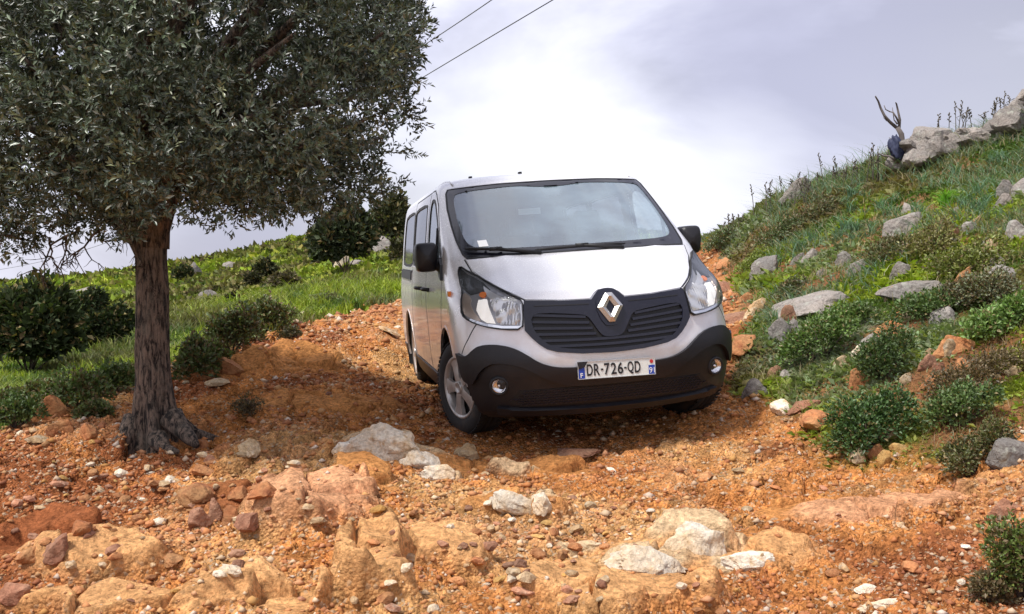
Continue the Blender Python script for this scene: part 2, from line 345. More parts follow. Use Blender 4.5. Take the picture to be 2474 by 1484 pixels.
def detail_h(X, Y, dm, near):
    """near: 1 close, 0 far"""
    z = fbm(X*.9, Y*.9, 1, 3)*.10*dm+fbm(X*2.6, Y*2.6, 5, 3)*.07*dm
    wx = X+fbm(X*4, Y*4, 8, 3)*.16; wy = Y+fbm(X*4, Y*4, 9, 3)*.16
    rk = sstep(.0, .16, fbm(X*.55+3, Y*.55, 12, 3)+.02); B = np.zeros_like(X)
    for m, h, tn in bed_masks(X, Y): z = z+m*h; B = np.maximum(B, m)
    rk = np.maximum(rk, B)
    f1, g, c, c2, ox, oy = cells(wx*3.0, wy*3.4, 11); z = z+dm*rk*((c-.5)*.09+ox*(c2-.5)*.14+oy*(c-.35)*.12-(.045+.02*B)*(1-sstep(0, .07+.03*B, g)))
    f1, g, c, c2, ox, oy = cells(wx*8.5, wy*9.5, 15); k = (.35+.65*sstep(.25, .5, c))*(1-B*.8); z = z+dm*near*k*((c-.5)*.034+ox*(c2-.5)*.065+oy*(c-.5)*.065-.022*(1-sstep(0, .10, g))); cb = c
    f1, g, c, c3, ox, oy = cells(X*23+fbm(X*9, Y*9, 3, 2), Y*23, 18); z = z+dm*near*(1-B)*(np.clip(.55-f1, 0, 1)*.030*(c > .35)+ox*(c3-.5)*.012)
    z = z+B*near*(np.abs(fbm(wx*5+wy*2, wy*1.6-wx*.6, 73, 4))*-.06+.008)
    z = z+dm*near*fbm(X*14, Y*14, 71, 3)*.018*(1-.5*B)
    q = 1-dm
    z = z+q*(fbm(X*.8, Y*.8, 21, 3)*.14+fbm(X*3, Y*3, 24, 3)*.09)*np.clip(Y/9, .6, 1.5)
    z = z+q*fbm(X*.12, Y*.12, 27, 3)*.5*sstep(14, 40, Y)
    return z, B, c*.5+cb*.5
# flattened where the wheels stand
WHL = [(-.28, 7.16), (1.325, 7.47), (-.87, 10.2), (.73, 10.51)]
def height(X, Y):
    X = np.asarray(X, float); Y = np.asarray(Y, float); dm = dirt_mask(X, Y); near = 1-sstep(7, 14, Y)
    dz, rk, c = detail_h(X, Y, dm, near)
    w = np.zeros_like(X)
    for wx, wy in WHL: w = np.maximum(w, np.exp(-(((X-wx)/.35)**2+((Y-wy)/.4)**2)))
    vz = np.exp(-(((X-.5)/1.3)**4+((Y-8.6)/2.6)**4))          # calmer ground beneath the van
    dz = dz*(1-w)*(1-.6*vz)-.015*vz
    return base_h(X, Y)+dz, dm, rk, c
_e = np.linspace(R(28.5), R(37.5), 34)[1:]; ang = np.r_[-_e[::-1], np.linspace(-R(28.5), R(28.5), 540), _e]; NA = len(ang)
rr_ = np.r_[np.arange(2.7, 3.6, .018), np.arange(3.6, 6.2, .0098), 6.2*np.exp(np.linspace(0, 1, 270)*np.log(13/6.2)), 13*np.exp(np.linspace(0, 1, 150)[1:]*np.log(400/13))]; NR = len(rr_)
A, RR = np.meshgrid(ang, rr_); X = np.tan(A)*RR; Y = RR
Z, DM, RK, CC = height(X, Y)
rng_ok = Y
V = np.stack([X, Y, Z], -1).reshape(-1, 3); a = (np.arange(NR-1)[:, None]*NA+np.arange(NA-1)[None]); F = np.stack([a, a+1, a+NA+1, a+NA], -1).reshape(-1, 4)
# colour masks carried on the ground mesh
EARTH = [(*hit_ground(a, b)[:2], r1, r2) for a, b, r1, r2 in ((2340, 890, .75, .35), (2440, 870, .5, .3), (2260, 930, .5, .25), (2420, 1010, .5, .3), (1770, 740, .3, .9), (1760, 660, .3, 1.2), (1900, 640, .4, .4), (2080, 1000, .3, .3), (1980, 690, .7, .25), (2180, 800, .5, .2))]
def earth(X, Y):
    m = np.zeros(np.shape(X)); n = fbm(X*3, Y*3, 141, 3)
    for a, b, r1, r2 in EARTH: m = np.maximum(m, sstep(1.25, .6, np.sqrt(((X-a)/r1)**2+((Y-b)/r2)**2)+n))
    return m
def soil_cols(X, Y, DM):
    o = np.array([.53, .225, .075]); tan = np.array([.62, .37, .165]); red = np.array([.26, .085, .038]); pink = np.array([.58, .30, .15])
    n1 = fbm(X*.8, Y*.8, 51, 4); n2 = fbm(X*3.1, Y*3.1, 55, 4); n3 = fbm(X*1.3+9, Y*1.3, 59, 3)
    c = o[None]*np.ones(X.shape+(1,)); m = sstep(.02, .22, n1+n2*.5)[..., None]; c = c*(1-m*.75)+tan*m*.75
    m = sstep(.0, .18, -n1+n2*.7-.02)[..., None]; c = c*(1-m*.8)+red*m*.8
    m = sstep(.10, .25, n3)[..., None]; c = c*(1-m*.5)+pink*m*.5
    for m, h, tn in bed_masks(X, Y): m = m[..., None]*.85; c = c*(1-m)+np.array(TONES[tn])*m
    g1 = np.array([.15, .19, .025]); g2 = np.array([.085, .11, .032]); br = np.array([.19, .13, .075]); gy = np.array([.25, .23, .19])
    k1 = fbm(X*.5, Y*.5, 61, 4); k2 = fbm(X*2.2, Y*2.2, 64, 3); far = sstep(12, 30, Y)
    g = g2*np.ones(X.shape+(1,)); m = sstep(-.05, .15, k1+k2*.6+.12*far)[..., None]; g = g*(1-m)+g1*m
    m = (sstep(.02, .2, -k1+k2*.5)*(1-.55*far)*np.where(X > 1, 1, .7))[..., None]; g = g*(1-m*.85)+br*m*.85
    m = sstep(.17, .25, fbm(X*1.1+5, Y*1.1, 67, 4))[..., None]; g = g*(1-m*.6)+gy*m*.6
    m = (sstep(.08, .2, fbm(X*.9+31, Y*.9, 131, 3)+.10*sstep(9, 5.5, Y))*(X > 1))[..., None]; g = g*(1-m*.8)+np.array([.33, .16, .085])*m*.8
    m = earth(X, Y)[..., None]; g = g*(1-m*.9)+np.array([.26, .115, .06])*m*.9
    return c*DM[..., None]+g*(1-DM[..., None])
colr = soil_cols(X, Y, DM)
colr = np.clip(colr*(1+.9*(CC-.5)[..., None]*(DM*(1-.8*RK)*(1-sstep(8, 15, Y)))[..., None]), 0, 1)
gm = mat('ground_soil', (.4, .2, .1), .95, spec=.08); q = NT(gm)
at = q.attr('col'); dmn = q.attr('dm'); ob = q.n('ShaderNodeNewGeometry').outputs['Position']
nf = q.noise(38, 6, .72, ob); nm_ = q.noise(7, 5, .6, ob)
vo = q.n('ShaderNodeTexVoronoi'); vo.inputs['Scale'].default_value = 60; vo.inputs['Randomness'].default_value = 1; q.l(ob, vo.inputs['Vector'])
c1 = q.mix(q.ramp(nf, [(.3, 0), (.72, 1)]), (.42, .40, .38), (1.75, 1.7, 1.6)); c2 = q.mix(1.0, at.outputs['Color'], c1, 'MULTIPLY')
c3 = q.mix(1.0, c2, q.mix(q.ramp(nm_, [(.3, 0), (.7, 1)]), (.75, .72, .7), (1.25, 1.25, 1.25)), 'MULTIPLY')
vr = q.n('ShaderNodeSeparateColor'); q.l(vo.outputs['Color'], vr.inputs[0])
sp = q.n('ShaderNodeMath', operation='GREATER_THAN'); q.l(vr.outputs[0], sp.inputs[0]); sp.inputs[1].default_value = .90
sp2 = q.n('ShaderNodeMath', operation='MULTIPLY'); q.l(sp.outputs[0], sp2.inputs[0]); q.l(dmn.outputs['Fac'], sp2.inputs[1])
sp3 = q.n('ShaderNodeMath', operation='MULTIPLY'); q.l(sp2.outputs[0], sp3.inputs[0]); bdi = q.n('ShaderNodeMapRange'); q.l(q.attr('bed').outputs['Fac'], bdi.inputs[0]); bdi.inputs[3].default_value = .6; bdi.inputs[4].default_value = .0; q.l(bdi.outputs[0], sp3.inputs[1])
q.l(q.mix(sp3.outputs[0], c3, (.58, .46, .32)), q.p.inputs['Base Color'])
mh = q.n('ShaderNodeMath', operation='SUBTRACT'); q.l(nf, mh.inputs[0]); vd = q.n('ShaderNodeMath', operation='MULTIPLY'); q.l(vo.outputs['Distance'], vd.inputs[0]); bi2 = q.n('ShaderNodeMapRange'); q.l(q.attr('bed').outputs['Fac'], bi2.inputs[0]); bi2.inputs[3].default_value = 1; bi2.inputs[4].default_value = .08; q.l(bi2.outputs[0], vd.inputs[1]); q.l(vd.outputs[0], mh.inputs[1])
bd = q.attr('bed'); wv = q.n('ShaderNodeTexNoise'); wv.inputs['Scale'].default_value = 6; wv.inputs['Detail'].default_value = 5; q.l(ob, wv.inputs['Vector']); wsc = q.n('ShaderNodeVectorMath', operation='SCALE'); wsc.inputs['Scale'].default_value = .5; q.l(wv.outputs['Color'], wsc.inputs[0]); wad = q.n('ShaderNodeVectorMath', operation='ADD'); q.l(ob, wad.inputs[0]); q.l(wsc.outputs[0], wad.inputs[1])
big = q.noise(11, 8, .62, wad.outputs[0]); ms_ = q.n('ShaderNodeMath', operation='MULTIPLY'); q.l(big, ms_.inputs[0]); ms_.inputs[1].default_value = 1.3
cs = ms_
cb_ = q.n('ShaderNodeMath', operation='MULTIPLY'); q.l(cs.outputs[0], cb_.inputs[0]); q.l(bd.outputs['Fac'], cb_.inputs[1])
tot = q.n('ShaderNodeMath', operation='ADD'); q.l(mh.outputs[0], tot.inputs[0]); q.l(cb_.outputs[0], tot.inputs[1]); q.bump(tot.outputs[0], 1.0, .026)
ground = meshobj('ground', V, F, gm, attr={'col': colr.reshape(-1, 3), 'dm': DM.reshape(-1), 'bed': RK.reshape(-1)}, kind='structure')
# the ground beyond the fan: behind the camera and out to the sides
b = MB(); ring = []; AN = [R(37.5)+(2*math.pi-R(75))*i/60 for i in range(61)]; V_ = []; F_ = []
for t in AN:
    for r in (0.4, 2.7, 8, 30, 120, 400):
        rr2 = r/max(math.cos(R(37.5)), .2); x_, y_ = math.sin(t)*rr2, math.cos(t)*rr2; yy = max(y_, 2.5); V_.append((x_, y_, float(base_h(np.clip(x_, -.78*max(yy, r*.8), .78*max(yy, r*.8)), max(yy, r*.8)))-.01))
for i in range(60):
    for j in range(5): F_.append((i*6+j, i*6+j+1, (i+1)*6+j+1, (i+1)*6+j))
F_.append(tuple(i*6 for i in range(61)))
b.add(V_, F_); side_ground = b.build('ground', None, kind='structure')
sm = mat('ground_scrub', (.10, .11, .03), .95); q = NT(sm); sp_ = q.n('ShaderNodeNewGeometry').outputs['Position']; q.l(q.mix(q.ramp(q.noise(.5, 8, .65, sp_), [(.42, 0), (.58, 1)]), (.12, .14, .035), (.36, .18, .085)), q.p.inputs['Base Color']); q.bump(q.noise(6, 8, .7, sp_), 1., .1); side_ground.data.materials.append(sm)
def H(x, y): return float(height(np.array([x]), np.array([y]))[0][0])
# fast lookup of the finished surface
_lr = np.log(rr_)
def Hs(X, Y):
    i = np.clip(np.interp(np.arctan2(X, Y), ang, np.arange(NA)), 0, NA-1.001); t = np.interp(Y, rr_, np.arange(NR))
    i0 = i.astype(int); j0 = np.clip(t.astype(int), 0, NR-2); fi = i-i0; fj = t-j0
    return (Z[j0, i0]*(1-fi)+Z[j0, i0+1]*fi)*(1-fj)+(Z[j0+1, i0]*(1-fi)+Z[j0+1, i0+1]*fi)*fj
def hitg(px, py): return hit_ground(px, py, lambda x, y: Hs(np.asarray(x), np.asarray(y)))

# ---------------------------------------------------------------- rocks
def ico(sub):
    bm = bmesh.new(); bmesh.ops.create_icosphere(bm, subdivisions=sub, radius=1); v = np.array([tuple(x.co) for x in bm.verts]); f = np.array([[x.index for x in fc.verts] for fc in bm.faces]); bm.free(); return v, f
ICO = {k: ico(k) for k in (1, 2, 3, 4, 5)}
def n3(P, s, sc):
    return fbm(P[:, 0]*sc+P[:, 2]*sc*.7+3.1, P[:, 1]*sc-P[:, 2]*sc*.6, s, 4)
def rock_shape(seed, sub=3, planes=14, rough=.10, flat=0.):
    g = np.random.default_rng(seed); D, F = ICO[sub]; r = np.full(len(D), 1.25)
    for k in range(planes):
        n = g.normal(size=3); n[2] = abs(n[2])*.8 if k < planes*.7 else n[2]; n /= np.linalg.norm(n); h = g.uniform(.62, 1.0); c = D@n
        r = np.minimum(r, np.where(c > .05, h/np.maximum(c, .05), 9))
    r = r*(1-flat)+flat*1.0
    P = D*r[:, None]; P = P*(1+rough*(n3(P, seed, 1.8)*1.6+n3(P, seed+7, 5)*.8))[:, None]
    return P, F
def rock_mat(name, pal, lich=0., rough=.85, sc=1.):
    m = mat(name, pal[0], rough, spec=.3); q = NT(m); ob = q.n('ShaderNodeNewGeometry').outputs['Position']; oi = q.n('ShaderNodeObjectInfo').outputs['Random']
    n1 = q.noise(5*sc, 6, .65, ob, .6); n2 = q.noise(45*sc, 5, .7, ob); n3_ = q.noise(16*sc, 5, .65, ob, .4)
    c = q.mix(q.ramp(n1, [(.34, 0), (.62, 1)]), pal[0], pal[1]); c = q.mix(q.ramp(n3_, [(.52, 0), (.68, .8)]), c, pal[2])
    hv = q.n('ShaderNodeHueSaturation'); mr = q.n('ShaderNodeMapRange'); q.l(oi, mr.inputs[0]); mr.inputs[3].default_value = .72; mr.inputs[4].default_value = 1.22; q.l(mr.outputs[0], hv.inputs['Value']); q.l(c, hv.inputs['Color'])
    c = q.mix(1.0, hv.outputs[0], q.mix(q.ramp(n2, [(.3, 0), (.7, 1)]), (.62, .6, .58), (1.3, 1.3, 1.3)), 'MULTIPLY')
    if lich: c = q.mix(q.ramp(q.noise(9*sc, 6, .7, ob), [(.56, 0), (.66, lich)]), c, (.42, .43, .36))
    q.l(c, q.p.inputs['Base Color'])
    vo = q.n('ShaderNodeTexVoronoi', feature='DISTANCE_TO_EDGE'); vo.inputs['Scale'].default_value = 5*sc; nv = q.n('ShaderNodeVectorMath', operation='ADD'); q.l(ob, nv.inputs[0])
    nn = q.n('ShaderNodeTexNoise'); nn.inputs['Scale'].default_value = 7*sc; q.l(ob, nn.inputs['Vector']); sc_ = q.n('ShaderNodeVectorMath', operation='SCALE'); sc_.inputs['Scale'].default_value = .35; q.l(nn.outputs['Color'], sc_.inputs[0]); q.l(sc_.outputs[0], nv.inputs[1]); q.l(nv.outputs[0], vo.inputs['Vector'])
    cr = q.ramp(vo.outputs['Distance'], [(0, 0), (.16, 1)]); ad = q.n('ShaderNodeMath', operation='MULTIPLY_ADD'); q.l(cr, ad.inputs[0]); ad.inputs[1].default_value = .22; q.l(n1, ad.inputs[2])
    ad2 = q.n('ShaderNodeMath', operation='MULTIPLY_ADD'); q.l(n2, ad2.inputs[0]); ad2.inputs[1].default_value = .6; q.l(ad.outputs[0], ad2.inputs[2]); q.bump(ad2.outputs[0], .9, .025)
    return m
RM = {'orange': rock_mat('rock_orange', ((.50, .19, .075), (.44, .23, .10), (.30, .10, .045))), 'ochre': rock_mat('rock_ochre', ((.56, .29, .075), (.50, .33, .13), (.38, .17, .045))),
      'pink': rock_mat('rock_pink', ((.50, .26, .16), (.46, .21, .12), (.55, .38, .27))), 'white': rock_mat('rock_quartz', ((.76, .72, .63), (.70, .54, .36), (.56, .36, .18))),
      'grey': rock_mat('rock_grey', ((.24, .225, .21), (.30, .26, .23), (.15, .13, .12)), .6), 'brown': rock_mat('rock_brown', ((.30, .13, .075), (.34, .19, .12), (.20, .085, .05))),
      'pale': rock_mat('rock_pale', ((.52, .40, .25), (.45, .28, .14), (.60, .52, .40)))}
def put_rock(px, py, w, h, kind, label, seed, tz=None, rot=0., sub=4, tilt=0., sink=.3, rough=.12, name='rock', cat='rock', group=None, dist=None, deep=None):
    P0 = hitg(px, py+h*.15) if dist is None else None
    if P0 is None: P0 = wp(px, py+h*.45, dist or 14.)
    d = P0[1]; sx = w*d/FL/2; hm = h*d/FL; el = max(.10, (py-684)/FL+.06)
    zz = (tz if tz else .55*hm)*(.70 if py > 1000 else .78)
    if dist is not None or d > 20: zz = hm*.85
    sy = deep if deep else min(max((hm-zz)/(2*math.sin(el)), .35*sx), 1.1*sx)
    Vr, Fr = rock_shape(seed, sub, rough=rough); mx = np.abs(Vr).max(0); Vr = Vr/mx*np.array([sx, sy, zz/(2*(1-sink))*1.25])
    c, s = math.cos(tilt), math.sin(tilt); Vr = np.stack([Vr[:, 0]*c-Vr[:, 2]*s, Vr[:, 1], Vr[:, 0]*s+Vr[:, 2]*c], 1)
    if rot: cr_, sr_ = math.cos(rot), math.sin(rot); Vr = np.stack([Vr[:, 0]*cr_-Vr[:, 1]*sr_, Vr[:, 0]*sr_+Vr[:, 1]*cr_, Vr[:, 2]], 1)
    if dist is None and d < 20:
        hx_, hy_ = sx*.7, sy*.7; q4 = Hs(np.array([P0[0]+hx_, P0[0]-hx_, P0[0], P0[0]]), np.array([d, d, d+hy_, d-hy_])); ks = .45 if py > 1000 else .8; Vr[:, 2] += Vr[:, 0]*np.clip((q4[0]-q4[1])/(2*hx_), -.5, .5)*ks+Vr[:, 1]*np.clip((q4[2]-q4[3])/(2*hy_), -.5, .6)*ks
    o = meshobj(name, Vr, Fr, RM[kind], smooth=True, label=label, cat=cat, group=group)
    zb = P0[2] if dist is not None else float(Hs(np.array([P0[0]]), np.array([d]))[0]); o.location = (P0[0], d, zb+zz*.5*(1-sink*1.2)); autosmooth(o, 30); return o
ROCKS = [
 
 
 (930, 1082, 250, 70, 'white', 'white quartz outcrop in front of the van, widest of its streak', .24), (835, 1085, 90, 40, 'white', 'small white quartz knob at the left end of the quartz outcrop', .11),
 (1062, 1150, 100, 42, 'white', 'cream rounded rock below the right end of the quartz outcrop', .11), (1130, 1098, 70, 46, 'pale', 'pale wedge of rock at the right end of the quartz outcrop', .11), (1010, 1118, 110, 46, 'white', 'white quartz rib at the lower rim of the outcrop', .11),
 (1400, 1095, 110, 40, 'brown', 'brown flat rock in the shade edge of the van', .04),
 (1230, 1232, 120, 52, 'white', 'white and orange striped rock in the middle foreground', .11), (1305, 1225, 66, 56, 'white', 'upright white striped stone beside the striped rock', .08), (1420, 1320, 84, 42, 'pale', 'pale mottled stone in the gravel gully', .06),
 (1680, 1318, 190, 96, 'white', 'large cream slab in the right foreground, highest of three', .15), (1565, 1368, 220, 64, 'white', 'cream slab with a ragged lower rim, leftmost of three', .12), (1805, 1370, 140, 52, 'white', 'oval cream slab, rightmost of three', .09),
 (2095, 1420, 60, 32, 'white', 'small cream stone lying alone in the lower right dirt', .035), (2135, 1466, 140, 36, 'white', 'jagged cream rock at the bottom edge lower right', .05),
 (470, 1190, 90, 60, 'orange', 'orange cracked block left of the pink hump, upper left of the cluster', .09), (575, 1200, 62, 62, 'orange', 'upright orange block in the cracked cluster', .11), (635, 1195, 80, 46, 'orange', 'rounded orange block at the top of the cracked cluster', .08), (480, 1262, 70, 62, 'brown', 'split brown-orange block beside the dark crack', .11), (600, 1275, 76, 52, 'brown', 'red-brown block in the hollow left of the pink hump', .07), (520, 1245, 40, 70, 'brown', 'narrow standing red-brown blade of rock in the crack', .12), (560, 1255, 44, 60, 'orange', 'narrow orange blade of rock next to the hollow', .11),
 (605, 1092, 56, 46, 'pale', 'pale square-cut stone in front of the tree roots', .09), (490, 1140, 60, 40, 'orange', 'orange stone right below the tree roots', .06), (488, 1075, 30, 32, 'orange', 'small orange cube of stone at the root tip', .06), (140, 1330, 70, 60, 'brown', 'brown pointed stone in the gravel at lower left', .10), (200, 1280, 54, 44, 'orange', 'rounded orange stone in the gravel at left', .07), (70, 1345, 64, 40, 'orange', 'orange stone at the lower left edge', .06), (560, 1385, 64, 34, 'white', 'white quartz lump lying left of the ledge', .05), (40, 1440, 90, 50, 'brown', 'lumpy brown rock in the bottom left corner', .08), (410, 1350, 60, 36, 'orange', 'flat reddish stone above the smooth yellow slab', .04),
 (122, 1003, 105, 66, 'orange', 'big round orange boulder at the left edge of the track', .26), (160, 1040, 46, 40, 'orange', 'angular orange stone propped against the big boulder', .15), (128, 1056, 34, 28, 'orange', 'small round stone below the big orange boulder', .10), (215, 1045, 50, 34, 'orange', 'orange stone left of the trunk, half buried', .09), (90, 1060, 60, 22, 'pale', 'flat pale stone beside the big orange boulder', .04),
 (540, 888, 110, 40, 'orange', 'layered orange rock at the track edge right of the trunk', .16), (480, 912, 70, 26, 'orange', 'low orange rock touching the trunk side of the track edge', .10), (742, 768, 64, 24, 'white', 'white rock where the track meets the green slope', .14), (530, 925, 70, 20, 'pale', 'flat pale rock behind the trunk base', .05), (940, 800, 60, 20, 'pale', 'pale flat stone on the track left of the van', .05),
 (2435, 1105, 130, 56, 'grey', 'flat-topped grey and orange boulder at the right edge', .16), (2432, 1245, 120, 62, 'pink', 'pink wedge-shaped stone at the right edge above the bush', .13), (1886, 985, 54, 36, 'white', 'bright white pointed stone right of the van bumper', .10), (1975, 1022, 84, 52, 'orange', 'orange square stone at the foot of the leafy shrub', .13), (1950, 985, 110, 34, 'brown', 'long brown stone behind the bright white stone', .08), 
 (2150, 1055, 56, 34, 'pale', 'tan stone, topmost of the small pile under the shrub', .10), (2110, 1098, 44, 34, 'orange', 'orange stone in the middle of the small pile', .09), (2070, 1110, 42, 40, 'pale', 'tan upright stone at the left of the small pile', .10), (2140, 1108, 40, 30, 'ochre', 'ochre stone at the right of the small pile', .08), (2170, 1085, 44, 26, 'ochre', 'yellowish flat stone in the small pile', .06),
 (1965, 742, 190, 60, 'grey', 'broad grey slab on the bank right of the van headlight', .20), (1905, 770, 40, 40, 'brown', 'brown cut block at the left end of the broad grey slab', .20), (2205, 708, 170, 40, 'grey', 'long flat grey rock on the bank above the leafy shrub', .15), (1850, 655, 84, 44, 'grey', 'grey lichened boulder low on the bank skyline side', .24), (2182, 552, 110, 42, 'grey', 'pale streaked rock high on the bank', .20), (1985, 668, 26, 24, 'grey', 'small upright grey stone on the mossy bank', .13), (2075, 655, 60, 34, 'grey', 'grey stone pair on the mossy bank, right one', .16), (1920, 695, 60, 26, 'grey', 'dark grey stone above the broad slab', .10),
 (2410, 686, 90, 40, 'grey', 'grey rock behind the dry tuft at right', .18), (2456, 560, 60, 70, 'grey', 'lichened grey rock cut by the right edge of the frame', .16), (2465, 465, 70, 50, 'grey', 'grey rock in the grass at the right edge', .2), (2430, 475, 50, 40, 'grey', 'low grey rock behind the bright green tuft', .26), (2300, 848, 110, 36, 'orange', 'orange rock in the brown bank at right', .16), (2150, 808, 90, 40, 'orange', 'orange and grey rock above the leafy mat', .16), (2192, 772, 38, 26, 'white', 'white stone on the bank between the shrubs', .12), (2070, 862, 34, 28, 'white', 'white rounded stone below the leafy mat', .12), (2030, 885, 40, 26, 'pale', 'pale stone left of the white rounded stone', .10), (2072, 932, 70, 46, 'orange', 'ribbed orange rock above the lower leafy shrub', .16), (2172, 980, 30, 24, 'orange', 'small orange stone sitting in the lower leafy shrub', .10),
 (1790, 840, 70, 34, 'orange', 'red-orange cracked rock beside the van bumper corner', .10), (1770, 770, 90, 30, 'brown', 'red-brown ledge between the van and the grey slab', .08), (1745, 700, 60, 26, 'brown', 'red-brown rock in the gully behind the van', .12), (1750, 640, 44, 24, 'orange', 'orange rock high in the gully by the mirror', .14),
 (2245, 345, 130, 100, 'grey', 'big pale grey outcrop behind the dead tree', .9), (2165, 385, 56, 50, 'grey', 'grey block at the foot of the dead tree', .5), (2345, 330, 100, 36, 'grey', 'low crumbling grey outcrop between the dead tree and the frame edge', .3), (2442, 285, 90, 70, 'grey', 'stacked grey rock at the upper right edge', .55), (2452, 262, 40, 40, 'grey', 'upright grey knob on top of the stacked rock', .4), (2472, 232, 36, 44, 'grey', 'tall grey rock tip cut by the upper right corner', .5), (1925, 480, 90, 36, 'grey', 'low dark grey rock on the ridge under the seed stalks', .35),
 (468, 665, 44, 46, 'grey', 'pale grey rock on the green hill just right of the trunk', 1.5), (908, 605, 90, 44, 'grey', 'long pale outcrop on the hill beside the van roof', 1.5), (828, 642, 44, 44, 'white', 'white pointed rock under the dark hill tree', 1.3), (210, 705, 60, 18, 'grey', 'low pale rocks on the far hill left of the trunk', .6), (500, 718, 60, 20, 'grey', 'flat pale rock low on the green hill', .3), (560, 645, 50, 14, 'grey', 'thin pale rock band near the hill crest', .5), (865, 640, 50, 20, 'grey', 'rounded rock just right of the white pointed rock', .6)]
for i, r in enumerate(ROCKS):
    px, py, w, h, kd, lb, tz = r
    far = py < 430 and px > 2000
    kw = {}
    if far: kw['dist'] = 13.3 if px < 2400 else 12.8; kw['sink'] = .05
    put_rock(px, py, w, h, kd, lb, 100+i*3, tz=tz, rot=0., sub=4 if w > 45 else 3, rough=.34 if kd in ('white', 'pale') and py > 1000 else .17, **kw)
for i, (px, py, w, h) in enumerate([(2205, 372, 70, 60), (2290, 350, 60, 50), (2315, 338, 80, 40), (2365, 322, 70, 40), (2400, 310, 60, 50), (2425, 318, 90, 60), (2470, 300, 70, 80), (2380, 335, 60, 24)]+[(int(a), int(378-(a-2185)*.30+b), int(c_), int(c_*.7)) for a, b, c_ in zip(RNG.uniform(2190, 2474, 26), RNG.uniform(-26, 12, 26), RNG.uniform(18, 46, 26))]):
    put_rock(px, py, w, h, 'grey', 'weathered grey block in the broken rock outcrop along the right skyline', 700+i, tz=h*13/FL*1.15, sub=4, rough=.26, group='blocks of the skyline outcrop', dist=13.1, sink=.05)
nb = 0
while nb < 62:
    px, py = RNG.uniform(1780, 2470), RNG.uniform(470, 1130)
    if py < 720-(px-1700)*.42: continue
    g = hitg(px, py)
    if g is None or g[1] > 16: continue
    if float(dirt_mask(g[0:1], g[1:2])[0]) > .3: continue
    kd = RNG.choice(['grey', 'pale', 'orange', 'brown'], p=[.5, .2, .18, .12] if py < 850 else [.2, .25, .35, .2]); w = RNG.uniform(22, 70); up = 'upper' if py < 720 else 'lower'
    tn = {'grey': 'grey', 'pale': 'tan', 'orange': 'orange', 'brown': 'brown'}[kd]
    put_rock(px, py, w, w*RNG.uniform(.35, .6), kd, f'{tn} stone half buried in the herbs of the {up} right bank', 1200+nb, tz=w*g[1]/FL*.6, sub=3, rough=.2, sink=.45, rot=RNG.uniform(-.4, .4), name='bank_stone', group=f'{tn} stones in the {up} right bank'); nb += 1
# loose stones: the biggest ones, each its own object
SHP = [rock_shape(900+k, 2, 11, .10) for k in range(14)]
SMESH = {}
for kd in ('orange', 'pale', 'white', 'brown', 'pink', 'ochre'):
    for k in range(14):
        Vr, Fr = SHP[k]; Vr = Vr/np.abs(Vr).max(0)*np.array([1, .8, .55]); o = meshobj('stone', Vr, Fr, RM[kd]); autosmooth(o, 30); SMESH[kd, k] = o.data; bpy.data.objects.remove(o)
TONE = {'orange': 'orange', 'pale': 'tan', 'white': 'white', 'brown': 'red-brown', 'pink': 'pinkish', 'ochre': 'yellow-ochre'}
def zone(px, py):
    if py < 1060 and px < 330: return 'on the dirt left of the tree trunk'
    if py < 1000 and px < 1100: return 'on the track between the tree trunk and the van'
    if px < 700: return 'in the gravel of the left foreground' if py > 1180 else 'on the dirt below the tree roots'
    if px < 1250: return 'in the middle foreground near the bedrock hump' if py > 1180 else 'around the quartz outcrop in front of the van'
    if px < 1800: return 'in the stony gully of the middle right foreground' if py > 1150 else 'on the dirt in front of the van bumper'
    return 'on the bare dirt of the right foreground' if py > 1100 else 'at the foot of the right bank'
cnt = 0
while cnt < 290:
    u = RNG.random(); px = RNG.uniform(-10, 2480); py = 760+(1484-760)*RNG.random()**.75
    if u < .25: px, py = RNG.normal(1330, 130), RNG.normal(1330, 70)
    elif u < .42: px, py = RNG.normal(330, 220), RNG.normal(1220, 80)
    if not (0 < px < 2474 and 700 < py < 1480): continue
    g = hitg(px, py)
    if g is None or g[1] > 14: continue
    dmv = float(dirt_mask(np.array([g[0]]), np.array([g[1]]))[0])
    if dmv < .5 or (abs(g[0]-.6) < 1.5 and 6.2 < g[1] < 11.5): continue
    kd = RNG.choice(['orange', 'pale', 'white', 'brown', 'pink', 'ochre'], p=[.33, .22, .13, .14, .1, .08]); s = .016+.034*RNG.random()**2.2+(.012 if g[1] > 8 else 0)
    o = bpy.data.objects.new('stone', SMESH[kd, int(RNG.integers(14))]); COL.objects.link(o)
    o.location = (g[0], g[1], float(Hs(g[0:1], g[1:2])[0])+s*.2); o.scale = (s*RNG.uniform(.8, 1.3), s*RNG.uniform(.8, 1.2), s*RNG.uniform(.7, 1.2)); o.rotation_euler = (RNG.uniform(-.3, .3), RNG.uniform(-.3, .3), RNG.uniform(0, 6.28))
    big = 'fist-sized' if s > .034 else 'small'; lb = f'{big} {TONE[kd]} stone lying loose {zone(px, py)}'
    tag(o, lb, 'stone', f'{big} {TONE[kd]} stones {zone(px, py)}'); cnt += 1
